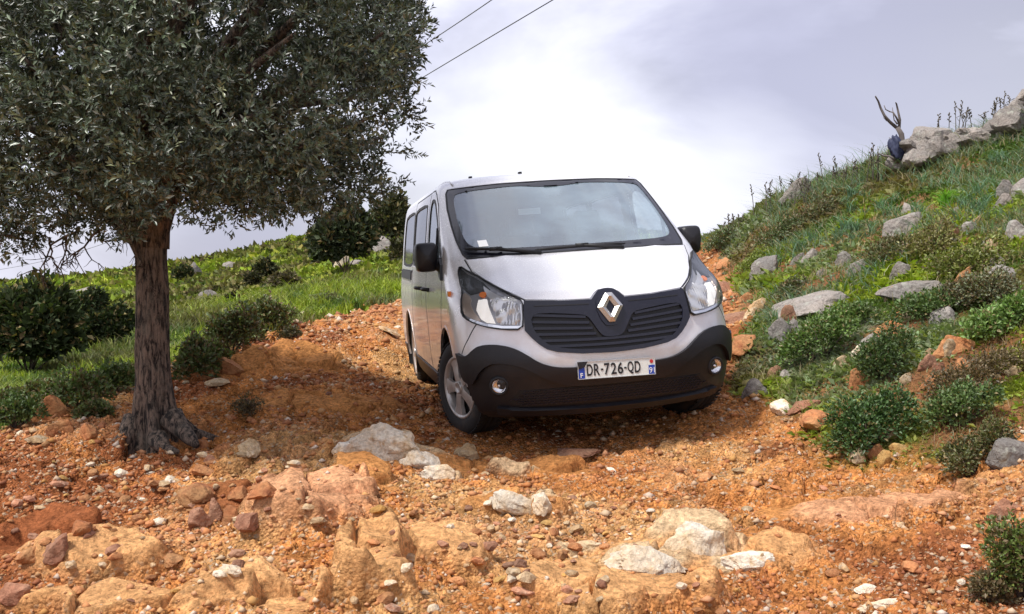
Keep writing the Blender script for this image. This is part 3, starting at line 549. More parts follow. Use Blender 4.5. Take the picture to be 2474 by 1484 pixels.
# gravel nobody could count
def scatter_px(n, x0, x1, y0, y1, yp=1.):
    px = RNG.uniform(x0, x1, n); py = y0+(y1-y0)*RNG.random(n)**yp; return px, py
def ray_many(px, py):
    """vectorised ray march onto the finished surface"""
    d = np.exp(np.linspace(np.log(2.75), np.log(120), 420)); out = np.full((len(px), 3), np.nan)
    u = (px-1237)/FL; v = (py-742)/FL; B = FWD[None]+u[:, None]*RGT+v[:, None]*DWN; done = np.zeros(len(px), bool)
    prev = None
    for dd in d:
        Q = CAM+dd*B; h = base_h(Q[:, 0], Q[:, 1]); m = (~done) & (Q[:, 2] <= h); out[m] = Q[m]; done |= m
    return out
def in_van(P): return (np.abs(P[:, 0]-.62+.195*(P[:, 1]-6.4)*0) < 1.0) & (P[:, 1] > 6.3) & (P[:, 1] < 11.3)
def world_pts(n, ymax, power=1.3, amin=-.60, amax=.60, ymin=2.8):
    """random ground points, denser near the camera, uniform in azimuth"""
    t = RNG.random(n)**power; y = ymin*np.exp(t*np.log(ymax/ymin)); x = RNG.uniform(amin, amax, n)*y; return x, y
x, y = world_pts(95000, 22, 1.0); dmv = dirt_mask(x, y); den = sstep(-.12, .12, fbm(x*.9, y*.9, 77, 3)+.03)*.7+.3; bb = np.zeros(len(x))
for m_, h_, t_ in bed_masks(x, y): bb = np.maximum(bb, m_)
den = den*(1-.94*bb)
k = (RNG.random(len(x)) < dmv*den) ; x, y = x[k], y[k]; n = len(x)
D1, F1 = ICO[1]; oct_v = np.array([(1, 0, 0), (-1, 0, 0), (0, 1, 0), (0, -1, 0), (0, 0, 1), (0, 0, -1)], float); oct_f = np.array([(0, 2, 4), (2, 1, 4), (1, 3, 4), (3, 0, 4), (2, 0, 5), (1, 2, 5), (3, 1, 5), (0, 3, 5)])
s = (.0048+.021*RNG.random(n)**2.8)*np.clip(y/5.5, .8, 2.2)
P = oct_v[None]*(1+RNG.uniform(-.35, .35, (n, 6, 1))); P = P+RNG.uniform(-.25, .25, (n, 6, 3)); P[..., 2] *= .6
th = RNG.uniform(0, 6.28, n)[:, None]; P = np.stack([P[..., 0]*np.cos(th)-P[..., 1]*np.sin(th)*.8, P[..., 0]*np.sin(th)+P[..., 1]*np.cos(th)*.8, P[..., 2]], -1)*s[:, None, None]*RNG.uniform(.8, 1.4, (n, 1, 1))
P += np.stack([x, y, Hs(x, y)+s*.15], -1)[:, None]
pal = np.array([(.46, .17, .06), (.40, .16, .075), (.50, .31, .15), (.60, .50, .36), (.26, .09, .045), (.50, .25, .14), (.66, .62, .54), (.52, .28, .08)])
ci = RNG.choice(8, n, p=[.27, .16, .17, .09, .14, .09, .04, .04]); cc = pal[ci]*RNG.uniform(.75, 1.2, (n, 1))
lc_ = soil_cols(x, y, np.ones(n)); cc = cc*.65+lc_*.35
pm = mat('gravel_stone', (.4, .2, .1), .85, spec=.3); q = NT(pm); q.l(q.attr('col').outputs['Color'], q.p.inputs['Base Color'])
meshobj('gravel', P.reshape(-1, 3), (oct_f[None]+np.arange(n)[:, None, None]*6).reshape(-1, 3), pm, smooth=False, attr={'col': np.repeat(cc*.95, 6, 0)}, label='loose orange and pale gravel strewn over the dirt track', cat='gravel', kind='stuff')
# ---------------------------------------------------------------- vegetation helpers
def leafmat(name, rough=.5, trans=.25, spec=.4):
    m = mat(name, (.1, .1, .05), rough, spec=spec); q = NT(m); c = q.attr('col').outputs['Color']; q.l(c, q.p.inputs['Base Color'])
    if trans:
        t = q.t; o = [n for n in t.nodes if n.type == 'OUTPUT_MATERIAL'][0]; tr = q.n('ShaderNodeBsdfTranslucent'); hv = q.n('ShaderNodeMix', data_type='RGBA', blend_type='MULTIPLY'); hv.inputs[0].default_value = 1; q.l(c, hv.inputs[6]); hv.inputs[7].default_value = (1.3, 1.5, .6, 1); q.l(hv.outputs[2], tr.inputs[0])
        mx = q.n('ShaderNodeMixShader'); mx.inputs[0].default_value = trans; q.l(q.p.outputs[0], mx.inputs[1]); q.l(tr.outputs[0], mx.inputs[2]); q.l(mx.outputs[0], o.inputs[0])
    return m
LM_OAK = leafmat('holm_oak_leaf', .36, .04, .6); LM_GRASS = leafmat('grass_blade', .55, .3, .3); LM_SHRUB = leafmat('shrub_leaf', .45, .2, .4); LM_FAR = leafmat('hill_foliage', .75, .15, .15)
def unit(v): return v/(np.linalg.norm(v, axis=-1, keepdims=True)+1e-9)
def leaves(P, D, N, L, Wd, col, fold=.25):
    """P base, D axis dir, N face normal-ish, L length, Wd width -> V,F,C ; folded two-triangle leaves"""
    n = len(P); D = unit(D); S = unit(np.cross(D, N)); N = np.cross(S, D); L = np.broadcast_to(L, (n,))[:, None]; Wd = np.broadcast_to(Wd, (n,))[:, None]
    b = P; t = P+D*L-N*L*.12; m = P+D*L*.48; l = m+S*Wd/2+N*Wd*fold; r = m-S*Wd/2+N*Wd*fold
    V = np.stack([b, l, t, r], 1).reshape(-1, 3); i = np.arange(n)[:, None, None]*4; F = (np.array([(0, 3, 2), (0, 2, 1)])[None]+i).reshape(-1, 3)
    return V, F, np.repeat(col, 4, 0)
def join(*parts):
    V = []; F = []; C = []; o = 0
    for v, f, c in parts: V.append(v); F.append(f+o); C.append(c); o += len(v)
    return np.concatenate(V), np.concatenate(F), np.concatenate(C)
def blades(P, H_, Wd, lean, col, droop=.3, seg=3):
    """grass blades: curved strips; P (n,3) H_ (n) Wd (n) lean (n,2)"""
    n = len(P); H_ = np.broadcast_to(H_, (n,)); Wd = np.broadcast_to(Wd, (n,)); ld = np.concatenate([lean, np.zeros((n, 1))], 1); a = RNG.uniform(0, 6.28, n); side = np.stack([np.cos(a), np.sin(a), 0*a], 1)
    rows = []
    for k in range(seg):
        t = k/seg; c = P+np.array([0, 0, 1.])*(H_*(t-droop*t*t))[:, None]+ld*(H_*t*t)[:, None]; w = (Wd*(1-t*.6)/2)[:, None]*side; rows += [c-w, c+w]
    t = 1.; rows.append(P+np.array([0, 0, 1.])*(H_*(t-droop))[:, None]+ld*H_[:, None])
    V = np.stack(rows, 1).reshape(-1, 3); m = 2*seg+1; F = []
    for k in range(seg-1): F += [(2*k, 2*k+1, 2*k+3), (2*k, 2*k+3, 2*k+2)]
    F.append((2*seg-2, 2*seg-1, 2*seg)); F = (np.array(F)[None]+np.arange(n)[:, None, None]*m).reshape(-1, 3)
    return V, F, np.repeat(col, m, 0)
def veg(name, parts, m, parent=None, **k):
    V, F, C = join(*parts); return meshobj(name, V, F, m, parent, smooth=False, attr={'col': C}, **k)
def vary(c, n, v=.25, h=.08):
    c = np.array(c)[None]*np.ones((n, 3)); return np.clip(c*RNG.uniform(1-v, 1+v, (n, 1))*RNG.uniform(1-h, 1+h, (n, 3)), 0, 1)
def rand_dir(n):
    v = RNG.normal(size=(n, 3)); return unit(v)

# ---------------------------------------------------------------- ground cover: low herbs and short grass
def cover(name, n, ymax, ymin, region, label, cat, h0, kinds, power=1., amin=-.6, amax=.6):
    x, y = world_pts(n, ymax, power, amin, amax, ymin); dm = dirt_mask(x, y); k = (RNG.random(n) > dm*1.06)&region(x, y)&(RNG.random(n) > earth(x, y)*.85); x, y = x[k], y[k]
    sc = np.clip(y/8, .8, 9); z = Hs(x, y); P = np.stack([x, y, z-.01], 1); n = len(x)
    k1 = fbm(x*.5, y*.5, 61, 4); k2 = fbm(x*2.2, y*2.2, 64, 3); gc = fbm(x*.35+7, y*.35, 91, 3)
    far = sstep(12, 30, y); yl = np.array([.26, .32, .035]); gr = np.array([.09, .145, .028]); ol = np.array([.19, .19, .055]); br = np.array([.20, .145, .08]); gg = np.array([.20, .24, .15])
    c = gr*np.ones((n, 1)); m = sstep(-.04, .12, k1+k2*.6+.10*far)[:, None]; c = c*(1-m)+yl*m; m = sstep(.03, .16, gc)[:, None]; c = c*(1-m*.7)+ol*m*.7
    m = (sstep(.02, .2, -k1+k2*.5)*np.where(x > 1, .75, .5))[:, None]; dk = sstep(.08, .2, fbm(x*.45+50, y*.45, 151, 3))*far; c = c*(1-.72*dk[:, None]); c = c*(1-m)+br*m; m = (sstep(.05, .2, fbm(x*.8, y*.8, 95, 3))*np.where(x > 1, .8, .2))[:, None]; c = c*(1-m)+gg*m
    c = np.clip(c*RNG.uniform(.5, 1.4, (n, 1))*RNG.uniform(.9, 1.1, (n, 3)), 0, 1); hh = h0*sc*RNG.uniform(.5, 1.4, n)*(1+.8*sstep(0, .2, k2))
    return x, y, P, c, hh, sc, n
left = lambda x, y: ((x < .12*y-.2) & (y > 6)) | (y > 24)
x, y, P, c, hh, sc, n = cover('', 70000, 24, 6, lambda x, y: (x < 0), '', '', .055, None, .9, -.62, .05)
ln = RNG.normal(size=(n, 2))*.45
veg('grass', [blades(P, hh*1.5, .010*sc, ln, c, .3, 2)], LM_GRASS, label='short bright green grass along the left edge of the track', cat='grass', kind='stuff')
x, y, P, c, hh, sc, n = cover('', 215000, 130, 12, lambda x, y: (x < .35*y), '', '', .018, None, .8, -.62, .35)
Dv = unit(np.stack([RNG.normal(size=n)*.9, RNG.normal(size=n)*.9, np.ones(n)*.8], 1))
veg('hill_scrub', [leaves(P, Dv, rand_dir(n), hh*1.9, hh*1.2, c)], LM_FAR, label='low green scrub and grass covering the hillside behind the track', cat='scrub', kind='stuff')
x, y, P, c, hh, sc, n = cover('', 180000, 24, 4.4, lambda x, y: (x > .9), '', '', .042, None, .9, .1, .70)
n2 = n//2; Dv = unit(np.stack([RNG.normal(size=n2), RNG.normal(size=n2), np.ones(n2)*.7], 1))
veg('ground_cover', [leaves(P[:n2]+[0, 0, .015], Dv, np.stack([RNG.normal(size=n2)*.5, RNG.normal(size=n2)*.5, np.ones(n2)], 1), hh[:n2]*1.0, hh[:n2]*.55, c[:n2]), blades(P[n2:], hh[n2:]*1.6, .006*sc[n2:], RNG.normal(size=(n-n2, 2))*.5, c[n2:], .3, 2)], LM_GRASS, label='low mossy herbs and dry grass covering the right bank', cat='ground cover', kind='stuff')
x, y, P, c, hh, sc, n = cover('', 26000, 16, 7.5, lambda x, y: (x > 1.5) & (y > 8.6) & (x > .26*y), '', '', .2, None, .7, .22, .62)
k = RNG.random(n) < sstep(-.08, .1, fbm(x*.9, y*.9, 99, 3)+.02*(y-10)); P, hh, c, sc = P[k], hh[k], c[k], sc[k]; n = len(P)
cg = vary((.13, .21, .125), n, .4); cg = np.where(RNG.random((n, 1)) < .35, vary((.26, .25, .15), n), cg)
veg('tall_grass', [blades(P, hh*.75, .011, RNG.normal(size=(n, 2))*.5+[-.15, 0], cg, .42, 3)], LM_GRASS, label='blue-green arching grass on the upper right bank', cat='grass', kind='stuff')

x, y = world_pts(9000, 16, .8, .12, .62, 4.6); k = (dirt_mask(x, y) < .4); x, y = x[k], y[k]; k = RNG.random(len(x)) < sstep(-.05, .12, fbm(x*1.4, y*1.4, 161, 3)); x, y = x[k], y[k]; n = len(x)
veg('dry_grass', [blades(np.stack([x, y, Hs(x, y)], 1), RNG.uniform(.05, .19, n)*np.clip(y/8, .7, 1.4), .004*np.clip(y/6, 1, 2), RNG.normal(size=(n, 2))*.5, vary((.36, .28, .16), n, .35), .25, 2)], LM_GRASS, label='thin straw-coloured dry stems among the herbs of the right bank', cat='grass', kind='stuff')
# ---------------------------------------------------------------- plants that can be told apart
def strap_plant(px, py, n, h, col, label, group=None, w=.014, name='strap_leaf_plant', dist=None):
    g = hitg(px, py)
    if g is None: return
    P = np.zeros((n, 3)); P[:, :2] = RNG.normal(size=(n, 2))*.03; a = RNG.uniform(0, 6.28, n); r = RNG.uniform(.15, .85, n); ln = np.stack([np.cos(a)*r, np.sin(a)*r], 1)
    o = veg(name, [blades(P, h*RNG.uniform(.6, 1.1, n), w, ln, vary(col, n, .3), .45, 5)], LM_GRASS, label=label, cat='plant', group=group); o.location = (g[0], g[1], float(Hs(g[0:1], g[1:2])[0])-.01); return o
strap_plant(2285, 500, 60, .34, (.16, .34, .03), 'vivid green strap-leaved tuft high on the right bank', w=.02)
strap_plant(862, 748, 46, .42, (.12, .19, .04), 'spiky green strap-leaved plant at the track edge left of the van', w=.022)
strap_plant(1890, 560, 46, .40, (.13, .22, .14), 'arching blue-green plant at the ridge right of the van mirror', w=.018)
strap_plant(2060, 480, 50, .40, (.13, .22, .14), 'wide blue-green strap plant in front of the ridge stalks', w=.018)
for i in range(44):
    px, py = RNG.uniform(1830, 2474), 0; py = 560-(px-1830)*.28+RNG.uniform(-10, 110)
    strap_plant(px, py, 26, RNG.uniform(.2, .34), (.13, .22, .13), 'blue-green strap-leaved tuft among others on the upper right bank', 'strap-leaved tufts on the upper right bank', w=.013)
_sk = [(int(a), int(520-(a-1830)*.30), int(b)) for a, b in zip(RNG.uniform(1800, 2140, 9), RNG.uniform(30, 84, 9))]+[(int(a), int(345-(a-2250)*.22), int(b)) for a, b in zip(RNG.uniform(2255, 2470, 7), RNG.uniform(40, 80, 7))]
stalkm = mat('dry_stalk', (.10, .085, .065), .8)
SK = _sk+[(1822, 520, 66), (1845, 505, 62), (1862, 500, 40), (1890, 480, 46), (1905, 478, 40), (1915, 470, 30), (1990, 452, 74), (2008, 456, 46), (2020, 450, 44), (2042, 448, 40), (2055, 446, 52), (2070, 442, 34), (2108, 436, 52), (2122, 430, 46), (2138, 420, 48), (1975, 462, 40), (1950, 470, 30), (1760, 556, 34), (1770, 552, 30), (1748, 565, 24), (1785, 545, 22), (2268, 330, 50), (2292, 325, 44), (2330, 318, 52), (2318, 322, 50), (2350, 312, 40), (2372, 308, 34), (2398, 300, 30), (2420, 300, 58), (2440, 296, 60), (2262, 340, 34), (2030, 445, 60)]
for i, (px, py, hp) in enumerate(SK):
    g = hitg(px, py+14); 
    if g is None or g[1] > 40: g = wp(px, py+14, 14.)
    hgt = (hp+14)*g[1]/FL*1.15; mb = MB(); bx, by = RNG.normal()*.06, RNG.normal()*.04
    pts = [Vector((bx*t*t*hgt*2, by*t*hgt, hgt*t-.03)) for t in np.linspace(0, 1, 6)]; mb.tube(pts, [.009, .008, .007, .006, .005, .003], 5)
    for k in range(7):
        t = .68+.30*k/7; p = Vector((bx*t*t*hgt*2, by*t*hgt, hgt*t)); q_ = Vector(rand_dir(1)[0]*.02); q_.z = abs(q_.z)+.012; mb.tube([p, p+q_, p+q_*1.5], [.003, .011, .002], 5)
    if i % 3 == 0:
        for k in range(2):
            t = .5+.15*k; p = Vector((bx*t*t*hgt*2, by*t*hgt, hgt*t)); mb.tube([p, p+Vector((RNG.choice([-1, 1])*.05, 0, .06)), p+Vector((RNG.choice([-1, 1])*.07, 0, .12))], [.004, .004, .006], 5)
    tall = 'tall' if hp > 48 else 'short'; wh = 'on the ridge right of the van' if px < 2160 else 'on the rocky skyline right of the dead tree'
    if px < 1800: wh = 'on the ridge beside the van mirror'
    o = mb.build('seed_stalk', stalkm, label=f'{tall} dry seed stalk standing {wh}', cat='plant', group=f'{tall} seed stalks {wh}'); o.location = (g[0], g[1], g[2]-.02)
def cushion(px, py, w, h, n, leaf, col, label, seed=0, dry=0., m=None, name='shrub', sprawl=1., stems=True, core=False, corecol=(.02, .028, .012)):
    """a leafy mound w x h pixels wide, foot at (px, py)"""
    g = hitg(px, py)
    if g is None: return
    d = g[1]; rx = w*d/FL/2; rz = h*d/FL; ry = rx*.75; r = np.random.default_rng(seed+int(px))
    lobes = [(r.uniform(-.65, .65)*rx, r.uniform(-.6, .6)*ry, r.uniform(.25, .7)*rz, r.uniform(.28, .5)) for _ in range(9)]+[(0, 0, .35*rz, .6)]
    P = []; N = []
    for lx, ly, lz, lr in lobes:
        k = int(n*lr/2.6); dv = unit(r.normal(size=(k, 3))); dv[:, 2] = np.abs(dv[:, 2])*1.0-.12; rad = r.uniform(.72, 1.06, (k, 1)); rad = rad*(1+.35*np.sin(dv[:, :1]*5+lx*9)*np.cos(dv[:, 1:2]*4+ly*9)); rad = np.where(r.random((k, 1)) < .15, rad*1.25, rad)
        P.append(np.array([lx, ly, lz])+dv*rad*np.array([lr*rx, lr*ry, lr*rz*1.1])); N.append(dv)
    P = np.concatenate(P); N = unit(np.concatenate(N)); P[:, 2] = np.maximum(P[:, 2], .0); k = len(P)
    z0 = float(Hs(g[0:1], g[1:2])[0]); top0 = P[:, 2].copy(); P[:, 2] += Hs(g[0]+P[:, 0], g[1]+P[:, 1])-z0
    c = np.array(col)*(1.6 if m is None else 1.25)*r.uniform(.5, 1.5, (k, 1))*r.uniform(.9, 1.1, (k, 3)); c = c*.72+c.mean(1, keepdims=True)*np.array((1.15, 1.1, .55))*.28; c = np.where(r.random((k, 1)) < .07, np.array((.26, .21, .10)), c)
    if dry: c = np.where(r.random((k, 1)) < dry, np.array((.17, .12, .06))*r.uniform(.6, 1.2, (k, 1)), c)
    Dv = N+r.normal(size=(k, 3))*.55+[0, 0, .25]; root = empty(name, (g[0], g[1], float(Hs(g[0:1], g[1:2])[0])-.02), label=label, cat='tree' if name == 'tree' else 'shrub')
    L = leaf*r.uniform(.6, 1.3, k)
    veg('foliage', [leaves(P, Dv, N*1.0+r.normal(size=(k, 3))*.5+[0, 0, .4], L, L*.55*sprawl, np.clip(c, 0, 1))], m or LM_SHRUB, root, kind='stuff')
    mb = MB()
    for s in range(9):
        lx, ly, lz, lr = lobes[s % 10]; mb.tube([(0, 0, -.02), (lx*.5, ly*.5, lz*.5), (lx, ly, lz)], [.006+rx*.015, .004+rx*.01, .003], 5)
    mb.build('trunk' if name == 'tree' else 'stem', barkm, root)
    if core:
        Vc, Fc = rock_shape(int(px) % 997, 2, 3, .15, .6); Vc = Vc*np.array([rx*.6, ry*.6, rz*.42])+[0, 0, rz*.30]; Vc[:, 2] += Hs(g[0]+Vc[:, 0], g[1]+Vc[:, 1])-z0; meshobj('shade_core', Vc, Fc, corem, root)  # solid dark core added to block light through the foliage, off by default
    return root
corem = mat('dark_core', (.022, .022, .014), .95)
barkm = mat('bark', (.11, .085, .065), .9); q = NT(barkm); ob = q.n('ShaderNodeNewGeometry').outputs['Position']; mpn = q.n('ShaderNodeMapping'); mpn.inputs['Scale'].default_value = (1, 1, .22); q.l(ob, mpn.inputs[0])
b1 = q.noise(42, 6, .7, mpn.outputs[0], .5); b2 = q.noise(9, 5, .6, ob); b3 = q.noise(120, 3, .6, ob)
cb = q.mix(q.ramp(b1, [(.42, 0), (.58, 1)]), (.010, .007, .006), (.23, .165, .125)); cb = q.mix(q.ramp(b2, [(.5, 0), (.7, .6)]), cb, (.20, .165, .13)); q.l(q.mix(1.0, cb, q.mix(b3, (.6, .6, .6), (1.3, 1.3, 1.3)), 'MULTIPLY'), q.p.inputs['Base Color']); q.bump(b1, 1.0, .03)
G1 = (.05, .105, .022); G2 = (.035, .085, .022)
cushion(2100, 1075, 230, 130, 3600, .026, G2, 'dark leafy low shrub sprawling over stones at the foot of the right bank', 1)
cushion(2320, 1030, 190, 100, 2800, .024, (.06, .11, .03), 'green leafy shrub right of the dark sprawling shrub, with bare twigs', 2)
cushion(1985, 868, 200, 110, 3000, .030, (.075, .14, .03), 'fresh green leafy mound beside the broad grey slab', 3)
cushion(2130, 915, 150, 110, 2200, .028, (.045, .085, .025), 'dark green trailing shrub between the leafy mound and the brown bank', 4)
cushion(2420, 800, 210, 80, 2400, .032, (.09, .17, .035), 'bright leafy mat under the dry tuft at the right edge', 5)
cushion(2250, 770, 230, 60, 2200, .030, (.06, .11, .03), 'low leafy mat behind the white bank stone', 6)
cushion(2345, 1150, 170, 100, 2400, .020, (.075, .085, .03), 'wiry olive-green bush in the dirt left of the flat-topped boulder', 7, dry=.25)
cushion(2475, 1440, 170, 190, 3200, .022, (.085, .13, .025), 'yellow-green bush cut by the right edge in the foreground', 8, dry=.3)
cushion(2400, 1450, 120, 70, 900, .018, (.10, .085, .04), 'dry brown tuft left of the yellow-green bush', 9, dry=.6)
cushion(2400, 740, 170, 90, 2600, .026, (.13, .145, .095), 'grey-green dry tuft on the bank near the right edge', 10, dry=.35)
cushion(1905, 735, 80, 60, 900, .03, (.07, .09, .035), 'small olive bush above the cut brown block', 11, dry=.2)
cushion(2060, 790, 120, 56, 1100, .03, (.07, .12, .03), 'leafy clump at the right end of the broad grey slab', 12)
cushion(2330, 745, 120, 70, 1200, .03, (.06, .06, .035), 'brown-green twiggy bush behind the long grey rock', 13, dry=.4)
cushion(1965, 540, 130, 50, 1200, .04, (.09, .10, .05), 'olive scrubby hump just below the ridge', 14, dry=.3)
cushion(2130, 640, 150, 50, 1300, .035, (.08, .09, .035), 'brownish heather-like hump in the middle of the bank', 15, dry=.4)
cushion(2230, 620, 190, 60, 1600, .035, (.14, .13, .04), 'golden-green heather patch on the upper bank', 16, dry=.2)
cushion(2340, 660, 220, 70, 1800, .035, (.12, .14, .03), 'golden-green shrub at the right of the heather patch', 17, dry=.1)
cushion(2340, 950, 260, 90, 2200, .022, (.10, .075, .045), 'brown dried mat of twigs hanging over the reddish bank', 18, dry=.8)
cushion(2440, 900, 100, 60, 900, .024, (.15, .15, .03), 'yellow-green tuft on the reddish bank at the right edge', 19, dry=.2)
cushion(1880, 600, 120, 60, 1000, .035, (.07, .10, .04), 'dark green hump beside the gully below the ridge', 20, dry=.2)
cushion(1735, 605, 90, 44, 900, .04, (.07, .10, .045), 'green tussock on the skyline right behind the van mirror', 21, dry=.2)
cushion(1810, 650, 90, 34, 900, .03, (.15, .19, .03), 'mossy yellow-green cushion by the gully', 22)
# left side
cushion(180, 985, 170, 90, 1700, .035, (.075, .12, .035), 'grassy bush left of the trunk above the big orange boulder', 30, dry=.25)
cushion(40, 1035, 130, 80, 1300, .03, (.055, .10, .03), 'dark leafy clump at the left edge of the track', 31)
cushion(270, 950, 110, 70, 1200, .035, (.06, .10, .03), 'small dark shrub touching the trunk at left', 32)
cushion(470, 900, 110, 90, 1500, .04, (.06, .09, .03), 'dark grey-green shrub just right of the trunk at the track edge', 33, dry=.25)
cushion(560, 850, 130, 100, 1700, .045, (.07, .10, .04), 'spiky grey-green shrub in the row along the track edge', 34, dry=.3)
cushion(640, 800, 110, 80, 1400, .05, (.08, .11, .045), 'dusty green shrub at the far end of the row along the track edge', 35, dry=.35)
cushion(700, 815, 64, 28, 500, .03, (.05, .05, .03), 'small dark tuft on the orange track edge', 36, dry=.3)
cushion(592, 992, 90, 40, 600, .02, (.06, .045, .03), 'dark dry tuft standing in for a dark hole in the track right of the trunk', 37, dry=.6)  # leaf clump set in place of a dark hole
for i, (a, b_, w_, h_) in enumerate(((505, 878, 110, 50), (600, 828, 110, 56), (670, 786, 90, 44), (120, 962, 120, 50), (300, 925, 90, 40), (230, 1000, 90, 34), (780, 735, 90, 30), (10, 990, 110, 50))):
    cushion(a, b_, w_, h_, 900, .036, (.085, .115, .045) if i % 2 else (.10, .14, .04), 'low ragged tuft of green scrub on the left edge of the track', 400+i, dry=.25)
# bushes on the slope behind
FB = [(70, 905, 220, 220, 3800, .14, (.035, .055, .022), 'large dark bush filling the left edge below the hill'), (205, 795, 110, 84, 1700, .14, (.032, .05, .022), 'round dark bush left of the trunk, upper one of the middle pair'), (270, 835, 110, 84, 1700, .13, (.032, .05, .022), 'round dark bush nearest the trunk on the left'),
      (20, 880, 150, 110, 1700, .13, (.03, .05, .02), 'darkest low bush in the bottom left slope'), (835, 660, 170, 150, 3600, .26, (.040, .055, .030), 'broad dark tree on the hill left of the van'), (940, 600, 80, 110, 1500, .3, (.06, .065, .035), 'brownish leaning tree partly hidden by the van roof'),
      (640, 672, 60, 40, 500, .22, (.04, .045, .025), 'dark scrub clump on the hill between trunk and dark tree'), (690, 700, 70, 34, 500, .2, (.10, .08, .05), 'dry brown scrub on the hill'), (612, 690, 44, 30, 300, .16, (.05, .05, .028), 'low dark bush on the hill slope'), (440, 680, 50, 36, 400, .2, (.04, .055, .025), 'dark bush beside the pale rock right of the trunk'), (560, 735, 30, 26, 250, .1, (.03, .04, .02), 'tiny dark bush in the green slope'), (980, 640, 90, 60, 600, .22, (.06, .06, .035), 'scrub at the foot of the brownish tree')]
for i, (px, py, w, h, n, lf, c, lb) in enumerate(FB):
    cushion(px, py, w, h, int(n*1.6), lf*.8, c, lb, 50+i, m=LM_FAR, name='bush' if h < 140 else 'tree', dry=.06)

# ---------------------------------------------------------------- the big holm oak
oak = empty('holm_oak', tuple(hitg(366, 1078)), label='big evergreen oak with a dense dark crown over the left of the track', cat='tree'); OB = np.array(oak.location)
TD = OB[1]
def tp(px, py, dd=0.): return wp(px, py, TD+dd)-OB
rows = [(560, 366, 46), (520, 368, 52), (620, 367, 44), (700, 370, 45), (780, 369, 47), (850, 368, 49), (910, 370, 50), (960, 372, 54), (1000, 376, 57), (1040, 377, 63), (1065, 378, 70), (1085, 378, 80), (1110, 378, 92)]
rows = sorted(rows, reverse=True); V_ = []; NA_ = 64
yy = np.linspace(1110, 520, 130); cx = np.interp(yy, [r[0] for r in rows][::-1], [r[1] for r in rows][::-1]); rd = np.interp(yy, [r[0] for r in rows][::-1], [r[2] for r in rows][::-1])
for i, (a, b, r) in enumerate(zip(yy, cx, rd)):
    c = tp(b-(1085-a)*.004, a); r = r*(.78-.06*sstep(1000, 1100, a)); th = np.linspace(0, 2*math.pi, NA_, endpoint=False); rr = r*TD/FL; zc = c[2]
    low = sstep(.55, .0, zc); lob = 1+low*.30*np.cos(th*5+.7)+.045*np.cos(th*3+zc*1.3)
    rid = fbm(th*5.2+3*np.sin(zc*1.1), np.full(NA_, zc*2.4), 201, 4)*.10*rr+fbm(np.cos(th)*3+5, zc*1.2+np.sin(th)*3, 205, 3)*.12*rr
    # seamless ridges
    rid = (fbm(np.cos(th)*6+9, np.sin(th)*6+zc*1.5, 207, 4)*.20+fbm(np.cos(th)*2+4, np.sin(th)*2+zc*.9, 211, 3)*.22)*rr
    q_ = rr*lob+rid; V_.append(np.stack([c[0]+np.cos(th)*q_, c[1]+np.sin(th)*q_*.95, np.full(NA_, zc)], 1))
V_ = np.concatenate(V_); i = np.arange(129)[:, None]*NA_; j = np.arange(NA_)[None]; F_ = np.stack([i+j, i+(j+1) % NA_, i+NA_+(j+1) % NA_, i+NA_+j], -1).reshape(-1, 4)
trunk = meshobj('trunk', V_, F_, barkm, oak)
for pts, rad in (([(330, 1020, 0), (300, 1062, -.1), (265, 1084, -.2), (240, 1096, -.25)], [.10, .065, .04, .015]), ([(415, 1010, -.05), (440, 1040, -.12), (462, 1062, -.2), (476, 1078, -.25)], [.09, .06, .045, .02]), ([(420, 1020, .1), (470, 1050, .1), (520, 1062, .1), (560, 1066, .1)], [.08, .05, .03, .012]), ([(380, 1060, -.2), (400, 1085, -.3), (430, 1092, -.38)], [.07, .04, .015])):
    mb = MB(); mb.tube([Vector(tp(a, b, d_)) for a, b, d_ in pts], rad, 10); mb.build('root', barkm, oak)
BL = [(460, 490, 42, 0), (540, 498, 46, 0), (620, 490, 46, -.1), (700, 486, 44, 0), (790, 482, 44, 0), (862, 466, 40, 0), (580, 470, 60, -.5), (740, 465, 60, -.5), (910, 55, 105, 0), (918, 160, 100, 0), (900, 258, 98, 0), (868, 345, 86, 0), (845, 405, 74, 0), (765, 420, 78, 0), (670, 412, 84, 0), (570, 410, 88, 0), (478, 410, 78, 0), (400, 420, 80, -.5), (300, 500, 62, -.2), (225, 505, 72, 0), (120, 520, 75, 0), (20, 535, 78, 0), (300, 450, 95, 0), (200, 470, 98, 0), (90, 485, 95, 0), (-20, 500, 95, 0), (-130, 470, 120, 0),
      (800, 250, 150, 0), (650, 250, 160, 0), (500, 260, 160, 0), (350, 290, 160, 0), (200, 320, 160, 0), (50, 330, 160, 0), (-110, 320, 160, 0), (930, 330, 72, 0), (905, 400, 66, 0), (850, 440, 62, 0), (770, 450, 60, 0), (700, 455, 60, 0), (600, 460, 60, 0), (500, 465, 50, 0), (850, 70, 150, 0), (700, 70, 165, 0), (540, 70, 165, 0), (380, 90, 170, 0), (220, 110, 170, 0), (60, 130, 170, 0), (-110, 120, 170, 0),
      (860, -90, 150, 0), (700, -110, 170, 0), (530, -120, 180, 0), (350, -110, 180, 0), (170, -100, 180, 0), (-20, -90, 180, 0), (600, -260, 180, 0), (400, -280, 190, 0), (200, -270, 190, 0), (30, -240, 170, 0), (780, -230, 140, 0)]
blobs = []
